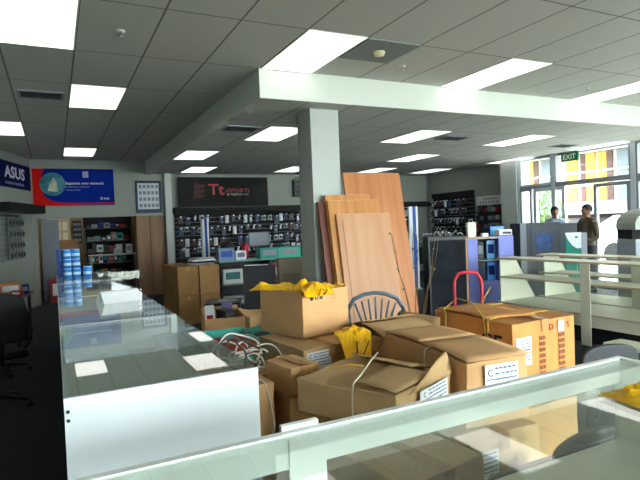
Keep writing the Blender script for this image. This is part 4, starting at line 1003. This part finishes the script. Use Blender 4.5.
# assorted goods on a long low shelf before the right wall
t = thing('goods_table', 'long low table of mixed goods before the right-hand wall', 'table', (8.7,11.2,0), R(-45)); MB().rbox(-1.5,1.5,-.3,.3,.98,1.02,.004).build('table_top', cc, t)
for x in (-1.4,0,1.4): MB().box(x-.02,x+.02,-.28,.28,0,.98).build('leg', dark, t)
ca = Matrix.Rotation(R(-45),3,'Z'); bl = Vector((8.7,11.2,1.022))
for k in range(15):
    p_ = bl+ca @ Vector((-1.38+.195*k, random.uniform(-.12,.1), 0)); k1 = random.randrange(8); m_ = [cc,navy,paper,card3,black,blue,grey,dark][k1]
    w_ = random.uniform(.1,.15)
    small_box('%s box with %s print among the mixed goods on the long low table' % (('pale grey','navy','white','tan','black','blue','mid grey','charcoal')[k1], ('white','grey','red')[k % 3]), p_.x,p_.y,p_.z,R(-45+random.uniform(-6,6)),w_,.13,random.uniform(.08,.26),m_,[paper,grey,redd][k % 3],'mixed goods on the long low table','product_box')
# twiggy plant
t = thing('twiggy_plant', 'thin bare-stemmed plant between the boards and the hand truck', 'plant', (3.42,4.60,0))
MB().lathe([(.001,0),(.11,0),(.14,.26),(.12,.26),(.001,.22)]).build('pot', mat('pot_brown',0x5A4030,.7), t)
tw = mat('twig_brown',0x6A5238,.8); lf = mat('twig_leaf',0x5C6A34,.6)
ml = MB()
for k in range(6):
    az = 1.05*k; pts = [(0,0,.22)]; 
    for q in range(1,7): pts.append((math.cos(az)*.05*q+.015*math.sin(q*2+k), math.sin(az)*.045*q, .22+.2*q))
    MB().tube(pts, [.006-.0006*i for i in range(7)], 5).build('twig', tw, t)
    for q in range(3,7):
        p = Vector(pts[q]); e = Euler((k,q,k+q)).to_matrix()
        ml.add([p+e @ Vector(v) for v in ((0,0,0),(.02,.012,0),(.045,0,.004),(.02,-.012,0))], [(0,1,2,3)])
ml.build('leaves', lf, t)

# ---------------------------------------------------------------- people
def person(label, loc, rz, top, trousers, hair, skin, bend=0, pose=0):
    t = thing('person', label, 'person', loc, rz)
    sk = mat('skin_'+str(skin), skin, .6); m = MB()
    def limb(p, r, n=12, mi=0, sx=1.0): m.tube(p, r, n, mi, None, True, sx)
    # legs, torso, neck, head; local: faces -Y
    for s in (-1,1):
        limb([(s*.09,0,.92),(s*.10,-.01,.70),(s*.10,-.015,.50),(s*.10,.01,.30),(s*.10,.015,.10),(s*.10,.01,.04)], [.09,.082,.058,.055,.038,.04])
        limb([(s*.10,.05,.035),(s*.10,-.05,.04),(s*.105,-.15,.03),(s*.105,-.19,.025)], [.035,.042,.04,.02])
    limb([(0,0,.86),(0,0,.95),(0,-.005,1.08),(0,-.01,1.25),(0,.0,1.38),(0,.005,1.44)], [.12,.125,.105,.12,.13,.06], 16, 0, 1.0)
    limb([(-.19,.005,1.385),(-.1,0,1.41),(.1,0,1.41),(.19,.005,1.385)], [.055,.07,.07,.055])
    limb([(0,.005,1.38),(0,-.005,1.50),(0,-.012,1.56)], [.058,.052,.05])
    m.ball((0,-.02,1.62), (.076,.098,.115), 16); m.ball((0,-.045,1.565), (.056,.06,.05), 12)
    m.tube([(0,-.112,1.64),(0,-.136,1.60),(0,-.118,1.592)], [.008,.014,.01], 8)
    for s in (-1,1): m.ball((s*.078,0,1.615), (.012,.02,.032), 8)
    hands = []
    for s in (-1,1):
        if pose: A_ = [(s*.19,0,1.385),(s*.235,.0,1.25),(s*.24,.02,1.10),(s*.20,-.10,1.02),(s*.13,-.22,1.05)]
        else: A_ = [(s*.19,0,1.385),(s*.235,.005,1.25),(s*.25,.01,1.10),(s*.255,-.03,.97),(s*.255,-.06,.85)]
        limb(A_, [.055,.05,.04,.036,.026]); w_ = Vector(A_[-1]); dv = (w_-Vector(A_[-2])).normalized()
        sd = Vector((s,0,0)); sd = (sd-dv*sd.dot(dv)).normalized(); fr = dv.cross(sd).normalized()
        pc = w_+dv*.05; m.tube([w_, pc, w_+dv*.09], [.025,.034,.03], 10, sx=.7)
        for f in range(4):
            b0 = w_+dv*.085+fr*(.022-.015*f); ln = (.07,.078,.072,.055)[f]
            m.tube([b0, b0+dv*ln*.45-sd*.004, b0+dv*ln*.85-sd*.018], [.009,.0085,.007], 6)
        b0 = w_+dv*.03+fr*.03; m.tube([b0, b0+dv*.03+fr*.022, b0+dv*.06+fr*.026], [.011,.01,.008], 6)
    b = m.build('body', sk, t)
    rm = b.modifiers.new('r','REMESH'); rm.mode = 'VOXEL'; rm.voxel_size = .009; rm.use_smooth_shade = True
    sm = b.modifiers.new('s','SMOOTH'); sm.iterations = 3
    # clothing shells
    j = MB(); e = .014
    j.tube([(0,0,.82),(0,0,.95),(0,-.005,1.08),(0,-.01,1.25),(0,.0,1.38),(0,.005,1.45)], [.138+e,.135+e,.118+e,.128+e,.132+e,.068], 16)
    j.tube([(-.19,.005,1.385),(-.1,0,1.41),(.1,0,1.41),(.19,.005,1.385)], [.055+e,.07+e,.07+e,.055+e], 12)
    for s in (-1,1):
        if pose: A_ = [(s*.19,0,1.385),(s*.235,.0,1.25),(s*.24,.02,1.10),(s*.20,-.10,1.02),(s*.14,-.20,1.045)]
        else: A_ = [(s*.19,0,1.385),(s*.235,.005,1.25),(s*.25,.01,1.10),(s*.255,-.03,.97),(s*.255,-.055,.87)]
        j.tube(A_, [.056+e,.052+e,.044+e,.04+e,.032+e], 12)
    o = j.build('jacket', mat('cloth_%x' % top, top, .85), t); rm = o.modifiers.new('r','REMESH'); rm.mode = 'VOXEL'; rm.voxel_size = .012; rm.use_smooth_shade = True
    o.modifiers.new('s','SMOOTH').iterations = 3
    q = MB()
    q.tube([(0,0,.84),(0,0,.95),(0,0,1.0)], [.135,.138,.125], 16)
    for s in (-1,1): q.tube([(s*.09,0,.93),(s*.10,-.01,.70),(s*.10,-.015,.50),(s*.10,.01,.30),(s*.10,.015,.07)], [.105,.095,.072,.066,.058], 12)
    o = q.build('trousers', mat('cloth_%x' % trousers, trousers, .9), t); rm = o.modifiers.new('r','REMESH'); rm.mode = 'VOXEL'; rm.voxel_size = .012; rm.use_smooth_shade = True
    h = MB(); hv = []
    h.ball((0,.002,1.655), (.088,.112,.103), 16); 
    vs = [v for v in h.v]
    for i, v in enumerate(vs):
        if v.y < -.07 and v.z < 1.665: v.y = -.07+(v.y+.07)*.1
        if v.z < 1.60: v.z = 1.60+(v.z-1.60)*.3
    h.build('hair', mat('hair_dark', hair, .7), t)
    for s in (-1,1): MB().ball((s*.03,-.112,1.63), (.012,.006,.007), 8).build('eye', mat('eye_dark',0x1A1512,.3), t)
    MB().tube([(-.022,-.108,1.567),(0,-.113,1.565),(.022,-.108,1.567)], [.003,.005,.003], 6).build('mouth', mat('lip',0x8A5448,.6), t)
    for s in (-1,1): MB().rbox(s*.10-.05,s*.10+.05,-.21,.08,0,.07,.02).build('shoe', blackm, t)
    return t
person('dark-haired person in a light blue shirt behind the grey kiosks', (9.75,8.05,0), R(-45), 0x7C8CA0, 0x2A3040, 0x141210, 0x8A6048)
person('person in a dark olive jacket seen from the side by the teal poster', (9.55,7.12,0), R(-105), 0x4A4030, 0x22242A, 0x2A1C14, 0x7A5238, pose=1)
